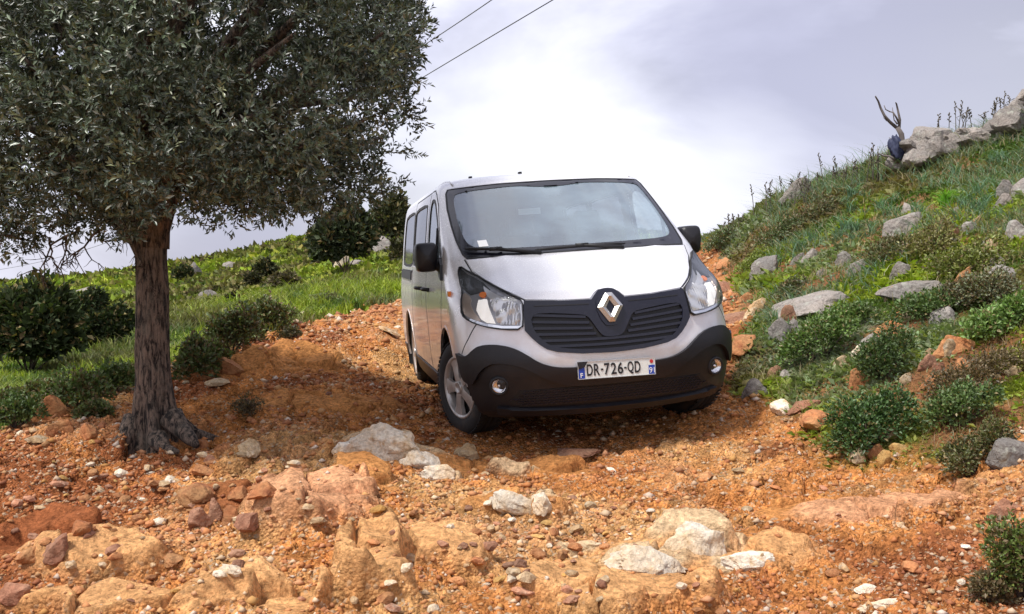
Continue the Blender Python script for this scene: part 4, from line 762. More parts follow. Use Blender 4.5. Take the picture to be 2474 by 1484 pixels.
for px, py, r, dd in BL:
    e2 = 1-((px-390)/640.)**2-((py-60)/520.)**2; hd = 1.5*math.sqrt(max(e2, .0)); rr = r*TD/FL
    for s_ in ((-1, 0, 1) if hd > .55 else (0,)):
        ddp = s_*hd*.9+dd; c = wp(px+RNG.uniform(-25, 25)*(s_ != 0), py+RNG.uniform(-25, 25)*(s_ != 0), TD)-OB+np.array([0, ddp, 0]); c = c-(np.array([c[0]+OB[0], 0, c[2]+OB[2]-CAM[2]])*(-ddp/TD)*1.0 if s_ else 0)*1.0
        blobs.append((c, rr*(1.0 if s_ == 0 else RNG.uniform(.8, 1.0))))
# sprigs
PP = []; NN = []
BTL = []
for c, r in blobs:
    k = int(520*(r/.4)**2); d = rand_dir(k); lump = 1+.32*fbm(d[:, 0]*2.2+c[0]*3, d[:, 1]*2.2+d[:, 2]*1.7+c[2]*3, 301, 3)*2
    rad = np.where(RNG.random(k) < .7, RNG.uniform(.80, 1.0, k), RNG.uniform(.35, .82, k)); PP.append(c+d*(r*rad*lump)[:, None]); NN.append(d); BTL.append(np.full(k, RNG.uniform(.6, 1.4)))
PP = np.concatenate(PP); NN = np.concatenate(NN); BT = np.concatenate(BTL)
dep = np.zeros(len(PP))
for c, r in blobs: dep = np.maximum(dep, 1-np.linalg.norm(PP-c, axis=1)/r)
PWn = PP+OB; cl = fbm(PWn[:, 0]*2.6+PWn[:, 1]*1.9, PWn[:, 2]*2.6-PWn[:, 1]*1.7, 331, 3)
keep = (RNG.random(len(PP)) < sstep(-.20, -.02, cl)*.92+.08)&(RNG.random(len(PP)) < np.clip(1.15-dep*1.5, .22, 1))
zmin = np.interp((PP[:, 0]+OB[0])/(PP[:, 1]+OB[1])*FL+1237, [-300, 0, 150, 320, 400, 520, 800, 900, 960, 1040], [600, 590, 575, 560, 545, 532, 520, 498, 430, 320])
ypix = 742-(np.arctan2(PP[:, 2]+OB[2]-CAM[2], PP[:, 1]+OB[1])-_p)*FL; keep &= ypix < zmin+RNG.uniform(-10, 14, len(PP))+fbm(PWn[:, 0]*4, PWn[:, 1]*2, 341, 3)*150; PP, NN, dep, BT = PP[keep], NN[keep], dep[keep], BT[keep]
ns = len(PP); nl = 9; ax = unit(NN*.8+np.array([0, 0, .45])+rand_dir(ns)*.45); Lsp = RNG.uniform(.06, .12, ns)
t = np.tile(np.linspace(.1, 1, nl), ns); b = np.repeat(PP, nl, 0)+np.repeat(ax*Lsp[:, None], nl, 0)*t[:, None]
rd_ = rand_dir(ns*nl); axr = np.repeat(ax, nl, 0); out_ = unit(rd_-axr*(rd_*axr).sum(1, keepdims=True)); Dl = unit(out_*(1.15-.75*t[:, None])+axr*(.35+.7*t[:, None])+rand_dir(ns*nl)*.15)
tone = np.repeat(RNG.random(ns), nl)[:, None]; young = np.repeat(RNG.random(ns) < .16*(dep < .12), nl)[:, None]
c = np.array((.085, .110, .066))*(.35+1.2*tone)*np.repeat(BT, nl)[:, None]*RNG.uniform(.75, 1.25, (ns*nl, 1)); c = np.where(young, np.array((.20, .215, .11))*RNG.uniform(.7, 1.2, (ns*nl, 1)), c)
under = (RNG.random((ns*nl, 1)) < .16); c = np.where(under & ~young, np.array((.23, .24, .19))*RNG.uniform(.7, 1.2, (ns*nl, 1)), c)
Ll = RNG.uniform(.026, .054, ns*nl)
fo = veg('foliage', [leaves(b, Dl, axr+rand_dir(ns*nl)*.5, Ll, Ll*.36, c, .18)], LM_OAK, oak, kind='stuff')
# limbs and twigs
lm = MB(); top = tp(368, 540)
for k, (c, r) in enumerate(blobs):
    if k % 2 or c[2] < top[2]+.42: continue
    m_ = top*.45+c*.55+RNG.normal(size=3)*.12; m_[2] = max(m_[2], top[2]+.1); rr = .035+.03*RNG.random(); lm.tube([Vector(top-np.array([0, 0, .15])), Vector(top*.9+c*.1+np.array([0, 0, .22])), Vector(m_+np.array([0, 0, .22])), Vector(c)], [rr*1.6, rr*1.2, rr*.7, .010], 7)
lm.build('limb', barkm, oak)
lm = MB(); lm.tube([Vector(tp(372, 640)), Vector(tp(340, 575)), Vector(tp(300, 540)), Vector(tp(235, 490)), Vector(tp(150, 430))], [.09, .09, .075, .055, .035], 12); lm.tube([Vector(tp(372, 600)), Vector(tp(376, 520)), Vector(tp(400, 400)), Vector(tp(440, 280))], [.105, .10, .09, .07], 12)
lm.build('limb', barkm, oak)
# the bare dead twigs under the crown
def twig(mb, p, d, L, r, lev):
    pts = [p]; dd = Vector(d); n = 4
    for i in range(n): dd = (dd+Vector(RNG.normal(size=3))*.28+Vector((0, 0, -.10))).normalized(); pts.append(pts[-1]+dd*L/n)
    mb.tube(pts, [r*(1-.7*i/n) for i in range(n+1)], 5)
    if lev:
        for k in range(5):
            q_ = pts[1+int(RNG.integers(0, n))]; twig(mb, q_, (dd+Vector(RNG.normal(size=3))*.9), L*RNG.uniform(.3, .55), r*.55, lev-1)
for a, b_, d_, L in ((300, 545, (-.5, 0, -.7), .42), (255, 548, (-.7, 0, -.45), .42), (190, 560, (-.7, 0, -.3), .40), (120, 575, (-.4, 0, -.6), .30), (60, 580, (-.9, 0, -.1), .34), (320, 570, (-.1, 0, -1), .30), (160, 570, (-.2, 0, -.8), .24)):
    mb = MB(); twig(mb, Vector(tp(a, b_, -.1)), d_, L, .010, 2); mb.build('dead_twig', barkm, oak)

# ---------------------------------------------------------------- dead tree on the right skyline with a rag caught on it
g = wp(2180, 405, 13.2); dt = empty('dead_tree', tuple(g), label='bare crooked dead tree standing on the right skyline', cat='tree'); dead = mat('dead_wood', (.13, .11, .10), .9); mb = MB()
def dp(px, py, dd=0): return Vector(wp(px, py, 13.2+dd)-g)
mb.tube([dp(2181, 412), dp(2183, 370), dp(2180, 345), dp(2178, 325), dp(2168, 308)], [.045, .042, .038, .036, .030], 9); mb.build('trunk', dead, dt)
for pts, r in (([(2170, 312), (2150, 295), (2137, 280), (2128, 262), (2122, 245), (2115, 233)], .026), ([(2172, 312), (2174, 290), (2170, 270), (2166, 252), (2164, 248)], .022), ([(2173, 300), (2166, 285), (2158, 272), (2150, 270), (2140, 265), (2136, 255)], .014), ([(2168, 300), (2160, 290), (2156, 260)], .012), ([(2150, 296), (2142, 292), (2134, 284)], .009), ([(2172, 392), (2150, 378), (2135, 377), (2122, 371)], .022), ([(2175, 345), (2160, 338), (2148, 333)], .012), ([(2172, 352), (2150, 350), (2138, 354)], .010)):
    mb = MB(); P_ = [dp(a, b_, RNG.uniform(-.08, .08)) for a, b_ in pts]; mb.tube(P_, list(np.linspace(r, r*.35, len(P_))), 6); mb.build('branch', dead, dt)
Vr, Fr = rock_shape(77, 4, 8, .35); Vr = Vr*(1+.45*fbm(Vr[:, 0]*4+2, Vr[:, 2]*4, 5, 3))[:, None]; rag = meshobj('cloth_rag', Vr*np.array([.10, .05, .16]), Fr, mat('navy_cloth', (.03, .038, .085), .7), label='torn dark blue cloth snagged on the dead tree', cat='cloth'); rag.location = wp(2166, 352, 13.12)

# ---------------------------------------------------------------- power cables
wire = mat('cable_sheath', (.07, .07, .06), .6)
for lb, pts in (('upper overhead cable running down behind the oak crown', [(1330, -90, 34), (1180, 0, 40), (1015, 106, 48), (560, 395, 75), (230, 540, 100), (0, 628, 125), (-200, 670, 150)]), ('lower overhead cable crossing the sky to the right of the oak', [(1600, -160, 30), (1345, 0, 36), (1000, 200, 46), (560, 450, 72), (220, 602, 100), (0, 650, 125), (-200, 672, 150)])):
    K = np.array([wp(*p) for p in pts]); s_ = np.r_[0, np.cumsum(np.linalg.norm(np.diff(K, axis=0), axis=1))]; c3 = [np.polyfit(s_, K[:, i], 4) for i in range(3)]; tt_ = np.linspace(0, s_[-1], 60)
    mb = MB(); mb.tube([Vector((float(np.polyval(c3[0], a)), float(np.polyval(c3[1], a)), float(np.polyval(c3[2], a)))) for a in tt_], .022, 6); mb.build('power_cable', wire, label=lb, cat='cable')
# ---------------------------------------------------------------- the van
def build_van():
    P = R(PITCH); cp, sp = math.cos(P), math.sin(P)
    C = np.array([[1, 0, 0], [0, sp, cp], [0, -cp, sp]])            # columns: right, down, forward
    Wm = C@VAN_M; T = C@VAN_T+CAM
    Wm, _ = np.linalg.qr(Wm) if False else (Wm, 0)
    root = empty('van', label='silver-grey panel van coming down the rough dirt track, plate DR-726-QD', cat='van')
    Mw = Matrix([[*map(float, Wm[i]), float(T[i])] for i in range(3)]+[[0, 0, 0, 1]]); root.matrix_world = Mw
    # ---- materials
    paint = mat('silver_paint', (.80, .80, .82), .32, .25, coat=.6); q = NT(paint)
    tcn = q.n('ShaderNodeTexCoord'); ob = tcn.outputs['Object']
    sx = q.n('ShaderNodeSeparateXYZ'); q.l(ob, sx.inputs[0])
    dz = q.n('ShaderNodeMapRange'); q.l(sx.outputs['Z'], dz.inputs[0]); dz.inputs[1].default_value = 1.05; dz.inputs[2].default_value = .25; dz.inputs[3].default_value = 0; dz.inputs[4].default_value = .6
    nz = q.noise(5, 6, .65, ob); nf = q.noise(90, 3, .6, ob)
    rr = q.ramp(nz, [(.36, 0), (.7, 1)])
    mm = q.n('ShaderNodeMath', operation='MULTIPLY'); q.l(dz.outputs[0], mm.inputs[0]); q.l(rr, mm.inputs[1])
    rf = q.ramp(nf, [(.60, 0), (.80, .16)])
    ad = q.n('ShaderNodeMath', operation='ADD', use_clamp=True); q.l(mm.outputs[0], ad.inputs[0]); q.l(rf, ad.inputs[1])
    q.l(q.mix(ad.outputs[0], (.80, .80, .82), (.42, .27, .17)), q.p.inputs['Base Color'])
    rg = q.n('ShaderNodeMapRange'); q.l(ad.outputs[0], rg.inputs[0]); rg.inputs[3].default_value = .27; rg.inputs[4].default_value = .7; q.l(rg.outputs[0], q.p.inputs['Roughness'])
    blk = mat('bumper_plastic', (.024, .023, .032), .45); q = NT(blk)
    nb = q.noise(7, 6, .7, q.n('ShaderNodeTexCoord').outputs['Object']); nb2 = q.noise(160, 2, .5, q.n('ShaderNodeTexCoord').outputs['Object'])
    q.l(q.mix(q.ramp(nb, [(.42, 0), (.75, .3)]), (.0050, .0050, .0085), (.036, .028, .024)), q.p.inputs['Base Color']); q.bump(nb2, .25, .003)
    gbl = mat('grille_plastic', (.030, .031, .055), .32); q = NT(gbl)
    nb = q.noise(60, 4, .7, q.n('ShaderNodeTexCoord').outputs['Object'])
    q.l(q.mix(q.ramp(nb, [(.5, 0), (.8, .35)]), (.0085, .0088, .020), (.042, .042, .052)), q.p.inputs['Base Color'])
    blackm = mat('black_void', (.004, .004, .005), .6); seam = mat('seam_rubber', (.012, .012, .014), .6)
    frit = mat('windscreen_frit', (.010, .010, .016), .12, spec=.6)
    chrome = mat('chrome', (.82, .82, .84), .16, 1.0); satin = mat('lamp_reflector', (.72, .72, .72), .33, .75); housing = mat('lamp_housing', (.34, .34, .36), .3, .5); copper = mat('lamp_side_reflector', (.60, .50, .42), .3, .7)
    white = mat('glowing_white', (.92, .91, .88), .18, emis=((1, .97, .9), .12)); amber = mat('amber_lens', (.75, .20, .04), .2)  # white with a faint glow: lamp glare put into the colour, sticker shares it
    rub = mat('tyre_rubber', (.022, .020, .019), .8); q = NT(rub); nb = q.noise(9, 5, .6, q.n('ShaderNodeTexCoord').outputs['Object'])
    q.l(q.mix(q.ramp(nb, [(.5, 0), (.8, .5)]), (.018, .017, .017), (.13, .08, .05)), q.p.inputs['Base Color'])
    alloy = mat('wheel_alloy', (.52, .50, .48), .38, .6); q = NT(alloy); nb = q.noise(14, 5, .7, q.n('ShaderNodeTexCoord').outputs['Object'])
    q.l(q.mix(q.ramp(nb, [(.45, 0), (.8, .55)]), (.55, .53, .51), (.30, .20, .13)), q.p.inputs['Base Color'])
    cloth = mat('seat_cloth', (.035, .036, .040), .9); dashm = mat('dashboard_plastic', (.16, .17, .17), .6); lin = mat('cabin_lining', (.05, .055, .06), .9)
    def glassy(name, tint, refl, dust, dust_sheen_col=(.55, .6, .62)):
        m = bpy.data.materials.new(name); m.use_nodes = True; t = m.node_tree; t.nodes.clear()
        N = t.nodes.new; L = t.links.new
        o = N('ShaderNodeOutputMaterial'); tr = N('ShaderNodeBsdfTransparent'); tr.inputs[0].default_value = (*tint, 1)
        gl = N('ShaderNodeBsdfGlossy'); gl.inputs['Roughness'].default_value = .04; gl.inputs[0].default_value = (.9, .93, .95, 1)
        df = N('ShaderNodeBsdfDiffuse'); df.inputs[0].default_value = (*dust_sheen_col, 1)
        lw = N('ShaderNodeLayerWeight'); pw_ = N('ShaderNodeMath'); pw_.operation = 'POWER'; pw_.inputs[1].default_value = 4.0; L(lw.outputs['Facing'], pw_.inputs[0])
        ma = N('ShaderNodeMath'); ma.operation = 'MULTIPLY_ADD'; ma.inputs[1].default_value = .8; ma.inputs[2].default_value = refl; L(pw_.outputs[0], ma.inputs[0])
        m1 = N('ShaderNodeMixShader'); L(ma.outputs[0], m1.inputs[0]); L(tr.outputs[0], m1.inputs[1]); L(gl.outputs[0], m1.inputs[2])
        tcx = N('ShaderNodeTexCoord'); nz = N('ShaderNodeTexNoise'); nz.inputs['Scale'].default_value = 3.5; nz.inputs['Detail'].default_value = 5; L(tcx.outputs['Object'], nz.inputs[0])
        mr = N('ShaderNodeMapRange'); L(nz.outputs['Fac'], mr.inputs[0]); mr.inputs[1].default_value = .3; mr.inputs[2].default_value = .75; mr.inputs[3].default_value = dust*.5; mr.inputs[4].default_value = dust*1.5
        m2 = N('ShaderNodeMixShader'); L(mr.outputs[0], m2.inputs[0]); L(m1.outputs[0], m2.inputs[1]); L(df.outputs[0], m2.inputs[2]); L(m2.outputs[0], o.inputs[0])
        return m
    wglass = glassy('windscreen_glass', (.76, .84, .86), .28, .19, (.50, .66, .76)); tglass = glassy('tinted_glass', (.16, .17, .20), .16, .12, (.4, .4, .42)); lglass = glassy('lens_plastic', (.95, .95, .95), .02, .02)  # windscreen's pale blue film: dust plus sky reflection painted in as colour
    # ---- shell
    V0, F0 = shell_mesh()
    bvh = BVHTree.FromPolygons([tuple(v) for v in V0.tolist()], F0.tolist())
    def hit(o, d):
        h = bvh.ray_cast(Vector(o), Vector(d).normalized())
        if h[0] is None:
            n = bvh.find_nearest(Vector(o)+Vector(d).normalized()*max(0.1, abs(Vector(o).length)-0))
            return n[0], n[1]
        return h[0], h[1]
    # projections: (2D point) -> shell point and outward normal
    AX = .9
    def prF(a, b):
        p, n = hit((a, -3, b), (0, 1, 0)); return p, (n if n.y < 0 else -n)
    def prW(a, b):
        d = Vector((math.sin(a), -math.cos(a), 0)); h = bvh.ray_cast(Vector((0, AX, b))+d*3, -d)
        if h[0] is None: h = bvh.find_nearest(Vector((0, AX, b))+d*.9)
        n = h[1]; return h[0], (n if n.dot(d) > 0 else -n)
    def prS(sg):
        def f(a, b):
            h = bvh.ray_cast(Vector((sg*3, a, b)), Vector((-sg, 0, 0)))
            if h[0] is None: h = bvh.find_nearest(Vector((sg*.9, a, b)))
            n = h[1]; return h[0], (n if n.x*sg > 0 else -n)
        return f
    wr = lambda pts: [(math.atan2(p[0], AX-p[1]), p[2]) for p in pts]
    mir = lambda pts: pts+[(-x, *r) for x, *r in reversed(pts) if abs(x) > 1e-6]
    def fill(outer, holes, step):
        pts = []; edges = []
        for lp in [outer]+holes:
            q = []
            for i in range(len(lp)):
                a = np.array(lp[i]); b = np.array(lp[(i+1) % len(lp)]); k = max(1, int(np.linalg.norm(b-a)/step+.5))
                q += [tuple(a+(b-a)*j/k) for j in range(k)]
            n = len(pts); pts += q; edges += [(n+i, n+(i+1) % len(q)) for i in range(len(q))]
        A = np.array(outer); x0, y0 = A.min(0); x1, y1 = A.max(0)
        gx, gy = np.meshgrid(np.arange(x0+step/2, x1, step), np.arange(y0+step/2, y1, step)); G = np.stack([gx.ravel(), gy.ravel()], 1)
        ok = inpoly(G, outer) & (closest(G, outer)[0] > step*.45)
        for h in holes: ok &= ~inpoly(G, h) & (closest(G, h)[0] > step*.45)
        pts += [tuple(g) for g in G[ok].tolist()]
        r = delaunay_2d_cdt([Vector((float(p[0]), float(p[1]))) for p in pts], edges, [], 0, 1e-6)
        v = np.array([tuple(p) for p in r[0]]); f = np.array([t for t in r[2] if len(t) == 3])
        c = v[f].mean(1); ok = inpoly(c, outer)
        for h in holes: ok &= ~inpoly(c, h)
        return v, f[ok]
    def panel(name, outer, pr, off, m, parent=root, holes=[], th=.012, step=.03, fn=None, **k):
        v, f = fill(outer, holes, step); Q = []; U = []
        for a, b in v:
            p, n = pr(float(a), float(b)); o = off if fn is None else off+fn(a, b)
            Q.append(p+n*o); U.append(p+n*(min(off, o)-th))
        n = len(Q); ed = {}
        F = [tuple(map(int, t)) for t in f]
        for t in F:
            for i in range(3):
                e = (t[i], t[(i+1) % 3]); ed[e] = 1
        rim = [e for e in ed if (e[1], e[0]) not in ed]; mp_ = {}
        for e in rim:
            for x_ in e:
                if x_ not in mp_: mp_[x_] = n+len(mp_)
        L2 = [U[x_] for x_ in mp_]
        F += [(e[0], mp_[e[0]], mp_[e[1]], e[1]) for e in rim]
        o = meshobj(name, np.array([tuple(p) for p in Q+L2]), F, m, parent, True, **k); autosmooth(o, 40); return o
    def ribbon(name, pts, pr, wd, off, m, parent=root, closed=False, step=.03, th=.008, **k):
        q = []; n = len(pts)
        for i in range(n if closed else n-1):
            a = np.array(pts[i], float); b = np.array(pts[(i+1) % n], float); kk = max(1, int(np.linalg.norm(b-a)/step+.5)); q += [a+(b-a)*j/kk for j in range(kk)]
        if not closed: q.append(np.array(pts[-1], float))
        PN = [pr(float(a), float(b)) for a, b in q]; mb = MB(); V = []; F = []; N = len(PN)
        for i, (p, nn) in enumerate(PN):
            t = PN[(i+1) % N][0]-PN[i-1][0] if closed else PN[min(i+1, N-1)][0]-PN[max(i-1, 0)][0]
            s = t.cross(nn).normalized()*wd/2; V += [p+s+nn*(off-th), p+s+nn*off, p-s+nn*off, p-s+nn*(off-th)]
        for i in range(N if closed else N-1):
            a = i*4; b = ((i+1) % N)*4; F += [(a, a+1, b+1, b), (a+1, a+2, b+2, b+1), (a+2, a+3, b+3, b+2)]
        mb.add(V, F); return mb.build(name, m, parent, False, **k)
    # openings
    WSO = mir([(.0, 1.268), (.30, 1.268), (.55, 1.268), (.80, 1.266), (.822, 1.30), (.836, 1.40), (.836, 1.52), (.828, 1.66), (.805, 1.79), (.785, 1.822), (.40, 1.838), (0, 1.842)])
    WSI = smooth_poly(mir([(.0, 1.315), (.40, 1.318), (.70, 1.325), (.775, 1.37), (.788, 1.48), (.785, 1.60), (.768, 1.74), (.735, 1.79), (.40, 1.808), (.25, 1.812), (.13, 1.795), (0, 1.79)]), 2)
    WSH = [(x_*1.012, 1.56+(z_-1.56)*1.045) for x_, z_ in WSI]
    DW = smooth_poly([(1.17, 1.235), (1.36, 1.235), (2.05, 1.235), (2.12, 1.27), (2.14, 1.45), (2.13, 1.68), (2.08, 1.76), (1.93, 1.765), (1.78, 1.735), (1.60, 1.62), (1.40, 1.46), (1.18, 1.27)], 2)
    MW = smooth_poly([(2.42, 1.24), (3.38, 1.24), (3.42, 1.30), (3.42, 1.70), (3.38, 1.76), (2.42, 1.76), (2.38, 1.70), (2.38, 1.30)], 1)
    RW = smooth_poly([(3.52, 1.24), (4.45, 1.25), (4.52, 1.32), (4.48, 1.68), (4.42, 1.75), (3.55, 1.76), (3.50, 1.70), (3.50, 1.30)], 1)
    arcs = []
    for cy in (.93, 4.03):
        arcs.append([(cy+.45*math.cos(t), .335+.45*math.sin(t)*(1.0)) for t in np.linspace(-.75, math.pi-.62 if cy < 2 else math.pi+.75, 40)]+([(.475, .60), (.40, .56), (.36, .43), (.335, .30), (.33, .15), (.6, .1)] if cy < 2 else []))
    def openings(V, F, tol):
        V, F = cut(V, F, [0, 2], WSH, lambda v: (v[:, 1] < 1.75) & (v[:, 2] > 1.2), tol)
        for sg in (-1, 1):
            for pl in (DW, MW, RW): V, F = cut(V, F, [1, 2], pl, lambda v, sg=sg: v[:, 0]*sg > .7, tol)
            for a in arcs: V, F = cut(V, F, [1, 2], a, lambda v, sg=sg: v[:, 0]*sg > .75, tol*1.3)
        return V, F
    V, F = openings(V0, F0, .017)
    body = meshobj('body', V, F, paint, root, True); body.data.materials.append(blk); body.data.materials.append(frit); fc = V[F].mean(1)
    mi = np.where((fc[:, 2] < .40) & (fc[:, 1] < 1.2), 1, 0); mi = np.where(inpoly(fc[:, [0, 2]], [(a*.995, b) for a, b in WSO]) & (fc[:, 1] < 1.7) & (fc[:, 2] > 1.28), 2, mi)
    if len(body.data.polygons) == len(mi): body.data.polygons.foreach_set('material_index', mi.astype(np.int32))
    Vl, Fl = shell_mesh(off=-.025, nv=70, nf=30, ns=60, nr=8)
    # which way is inward?
    if Vl[:, 0].max() > V0[:, 0].max(): Vl, Fl = shell_mesh(off=.025, nv=70, nf=30, ns=60, nr=8)
    Vl, Fl = openings(Vl, Fl, .02); k = Vl[Fl].mean(1)
    meshobj('cabin_lining', Vl, Fl[k[:, 2] > .5], lin, root, True)
    # underbody and wheel wells
    mb = MB(); mb.box((0, 2.6, .30), (.62, 2.25, .06)); mb.box((0, 2.6, .50), (.86, 2.2, .02)); mb.box((0, .55, .36), (.60, .35, .12)); mb.build('underbody', blackm, root, False)
    for sg in (-1, 1):
        for cy in (.93, 4.03):
            mb = MB(); V_ = []; F_ = []; n = 28
            for j, xx in enumerate((.966 if cy < 2 else .966, .5)):
                for i in range(n): t = -.35+(math.pi+(.7 if cy > 2 else -.32))*i/(n-1); V_.append((sg*xx, cy+.452*math.cos(t), .335+.452*math.sin(t)))
            for i in range(n-1): F_.append((i, i+1, n+i+1, n+i))
            F_.append(tuple(range(n, 2*n))); mb.add(V_, F_); mb.build('wheel_well', blackm, root)
            if sg: ribbon('arch_lip', [(cy+.455*math.cos(t), .335+.455*math.sin(t)) for t in np.linspace(-.1, math.pi-.64 if cy < 2 else math.pi+.1, 30)], prS(sg), .016, .003, paint, th=.02)
    # ---- bonnet
    BON = mir([(0, 1.006), (.052, 1.004), (.085, .985), (.118, .953), (.30, .957), (.535, .976), (.64, 1.040), (.715, 1.095), (.787, 1.176), (.812, 1.256), (.55, 1.262), (.0, 1.262)])
    panel('bonnet', BON, prF, .007, paint, fn=lambda a, b: .006*math.exp(-((abs(a)-.55)/.05)**2)*sstep(1.0, 1.1, b))
    ribbon('bonnet_gap', [(-.535, .970), (-.645, 1.035), (-.724, 1.092), (-.797, 1.172), (-.822, 1.262)], prF, .009, .0015, seam)
    ribbon('bonnet_gap', [(.535, .970), (.645, 1.035), (.724, 1.092), (.797, 1.172), (.822, 1.262)], prF, .009, .0015, seam)
    # ---- windscreen
    fr = panel('windscreen_frame', WSO, prF, .005, frit, holes=[WSI], th=.02)
    ribbon('windscreen_seal', WSO, prF, .014, .0075, seam, fr, closed=True)
    panel('windscreen', WSI, prF, .0015, wglass, th=.004, step=.05)
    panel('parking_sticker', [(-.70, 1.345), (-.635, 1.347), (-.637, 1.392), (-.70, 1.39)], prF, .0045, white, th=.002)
    lab = panel('sensor_bezel', smooth_poly([(-.06, 1.72), (.06, 1.72), (.08, 1.80), (-.08, 1.80)], 1), prF, -.006, frit, th=.01)
    for (x0, y0, z0), (x1, z1_), am in (((-.795, .70, 1.318), (-.35, 1.262), -.60), ((-.34, .64, 1.272), (.32, 1.276), .0)):
        w = MB(); A = []
        for i in range(9):
            t = i/8; a = x0*(1-t)+x1*t; b = (z0*(1-t)+z1_*t)+.006*math.sin(math.pi*t); p, n = prF(a, b); A.append(p+n*.028)
        w.tube(A, [.006]+[.011]*7+[.005], 6)
        wi = w.build('wiper', seam, root)
        w = MB(); p, n = prF(am, 1.296 if am < 0 else 1.280); p = p+n*.034
        base, nb_ = prF(am+.30, 1.262); base = base+nb_*.014
        w.tube([p, p*.6+base*.4, base], [.013, .012, .018], 6); w.box(p, (.045, .012, .014)); w.build('wiper_arm', seam, wi)
    # ---- roof bits
    for a, b in ((-.52, 2.15), (-.13, 1.95), (.5, 2.3)):
        h = bvh.ray_cast(Vector((a, b, 3)), Vector((0, 0, -1))); m_ = MB(); m_.box(h[0]+Vector((0, .02, .008)), (.012, .03, .010)); m_.build('roof_bar_mount', seam, root, False)
    for sg in (-1, 1):
        g = MB(); pts = []
        for b in np.linspace(1.72, 4.6, 16):
            h = bvh.ray_cast(Vector((sg*.735, b, 3)), Vector((0, 0, -1)))
            if h[0]: pts.append(h[0]+Vector((0, 0, .001)))
        g.tube(pts, .011, 6); g.build('roof_strip', paint, root)
    # ---- side windows, doors, seams
    for sg in (-1, 1):
        S = prS(sg)
        fd = [(1.10, 1.20), (1.14, 1.30), (1.40, 1.52), (1.62, 1.70), (1.80, 1.80), (1.96, 1.845), (2.20, 1.85), (2.23, 1.70), (2.235, 1.30), (2.19, 1.0), (2.12, .70), (2.10, .33)]
        d = ribbon('door_gap', fd, S, .012, .0012, seam)
        ribbon('door_gap', [(1.10, 1.20), (1.06, 1.0), (1.16, .72), (1.36, .50)], S, .012, .0012, seam)
        ribbon('door_gap', [(2.24, 1.845), (3.46, 1.84), (3.465, 1.2), (3.47, .9), (3.50, .5), (3.50, .33)], S, .012, .0012, seam)
        ribbon('sill_gap', [(1.42, .37), (3.5, .37)], S, .010, .0012, seam)
        ribbon('fender_gap', [(.36, .635), (.30, .74), (.26, .84)], S, .008, .0012, seam)
        for nm, pl, gm in (('door_window', DW, wglass), ('side_window', MW, tglass), ('side_window', RW, tglass)):
            g = panel(nm, pl, S, -.004, gm, th=.002, step=.08)
            ribbon('window_seal', pl, S, .026, .003, seam, g, closed=True, step=.06, th=.02)
        w = MB(); 
        for a, b in (((1.47, 1.245), (1.47, 1.52)),): 
            p, n = S(*a); p2, _ = S(*b); w.tube([p, p2], .014, 6)
        w.build('quarter_bar', seam, root)
        panel('side_moulding', [(3.56, 1.10), (4.62, 1.12), (4.62, 1.20), (3.56, 1.185)], S, .012, blk, th=.015, step=.08)
        panel('sliding_rail', [(3.5, 1.175), (4.6, 1.19), (4.6, 1.21), (3.5, 1.195)], S, .004, seam, th=.005, step=.08)
        panel('sill_trim', [(1.40, .21), (3.56, .21), (3.56, .36), (1.40, .36)], S, .010, blk, th=.02, step=.08)
        panel('rear_trim', [(4.50, .22), (4.80, .22), (4.80, .40), (4.50, .40)], S, .010, blk, th=.02, step=.08)
        for hy in (2.01, 2.62):
            p, n = S(hy, 1.035); h = MB(); h.tube([p+n*.0+Vector((0, -.085, 0)), p+n*.04+Vector((0, -.055, .003)), p+n*.045+Vector((0, .05, .003)), p+Vector((0, .085, 0))], [.017, .016, .016, .014], 8); h.build('door_handle', seam, root)
        p, n = S(.66, 1.03); r_ = MB(); r_.box(p+n*.006, (.01, .028, .018)); r_.build('side_repeater', amber, root, False)
    # ---- mirrors
    for sg in (-1, 1):
        m_ = MB(); c = Vector((sg*1.045, 1.235, 1.30)); V_ = []; F_ = []; nu, nv = 24, 12
        for j in range(nv+1):
            u = j/nv; yy = -.085+.16*u; r_ = min(1, (1-(1-min(1, u*2.2))**2.6)**.5+.02) if u < .45 else 1
            for i in range(nu):
                a = 2*math.pi*i/nu; ca, sa = math.cos(a), math.sin(a); ex = .42
                xx = .084*r_**.5*abs(ca)**ex*(1 if ca > 0 else -1); zz = .110*r_**.5*abs(sa)**ex*(1 if sa > 0 else -1)
                V_.append(c+Vector((xx*(1-.08*(sa < 0)), yy, zz)))
        for j in range(nv):
            for i in range(nu): F_.append((j*nu+i, j*nu+(i+1) % nu, (j+1)*nu+(i+1) % nu, (j+1)*nu+i))
        F_.append(tuple(range(nu))); m_.add(V_, F_); mo = m_.build('door_mirror', blk, root); autosmooth(mo, 45)
        g = MB(); g.box(c+Vector((0, .078, 0)), (.072, .002, .095)); g.build('mirror_glass', chrome, mo, False)
        a = MB(); a.tube([c+Vector((-sg*.06, .0, -.055)), Vector((sg*.945, 1.17, 1.215)), Vector((sg*.915, 1.13, 1.195))], [.042, .036, .05], 10); a.build('mirror_arm', blk, mo)
        panel('mirror_foot', [(1.02, 1.12), (1.14, 1.15), (1.26, 1.23), (1.20, 1.29), (1.06, 1.235)], prS(sg), .02, blk, mo, th=.02)
    # ---- headlights
    HL = [(.853, .736, 1.212), (.807, .631, 1.166), (.723, .461, 1.102), (.647, .276, 1.034), (.592, .189, .995), (.545, .14, .964), (.560, .107, .877), (.573, .086, .783),
          (.697, .14, .792), (.804, .218, .815), (.878, .307, .852), (.911, .374, .893), (.912, .405, .967), (.90, .46, 1.03), (.892, .60, 1.10), (.878, .698, 1.165)]
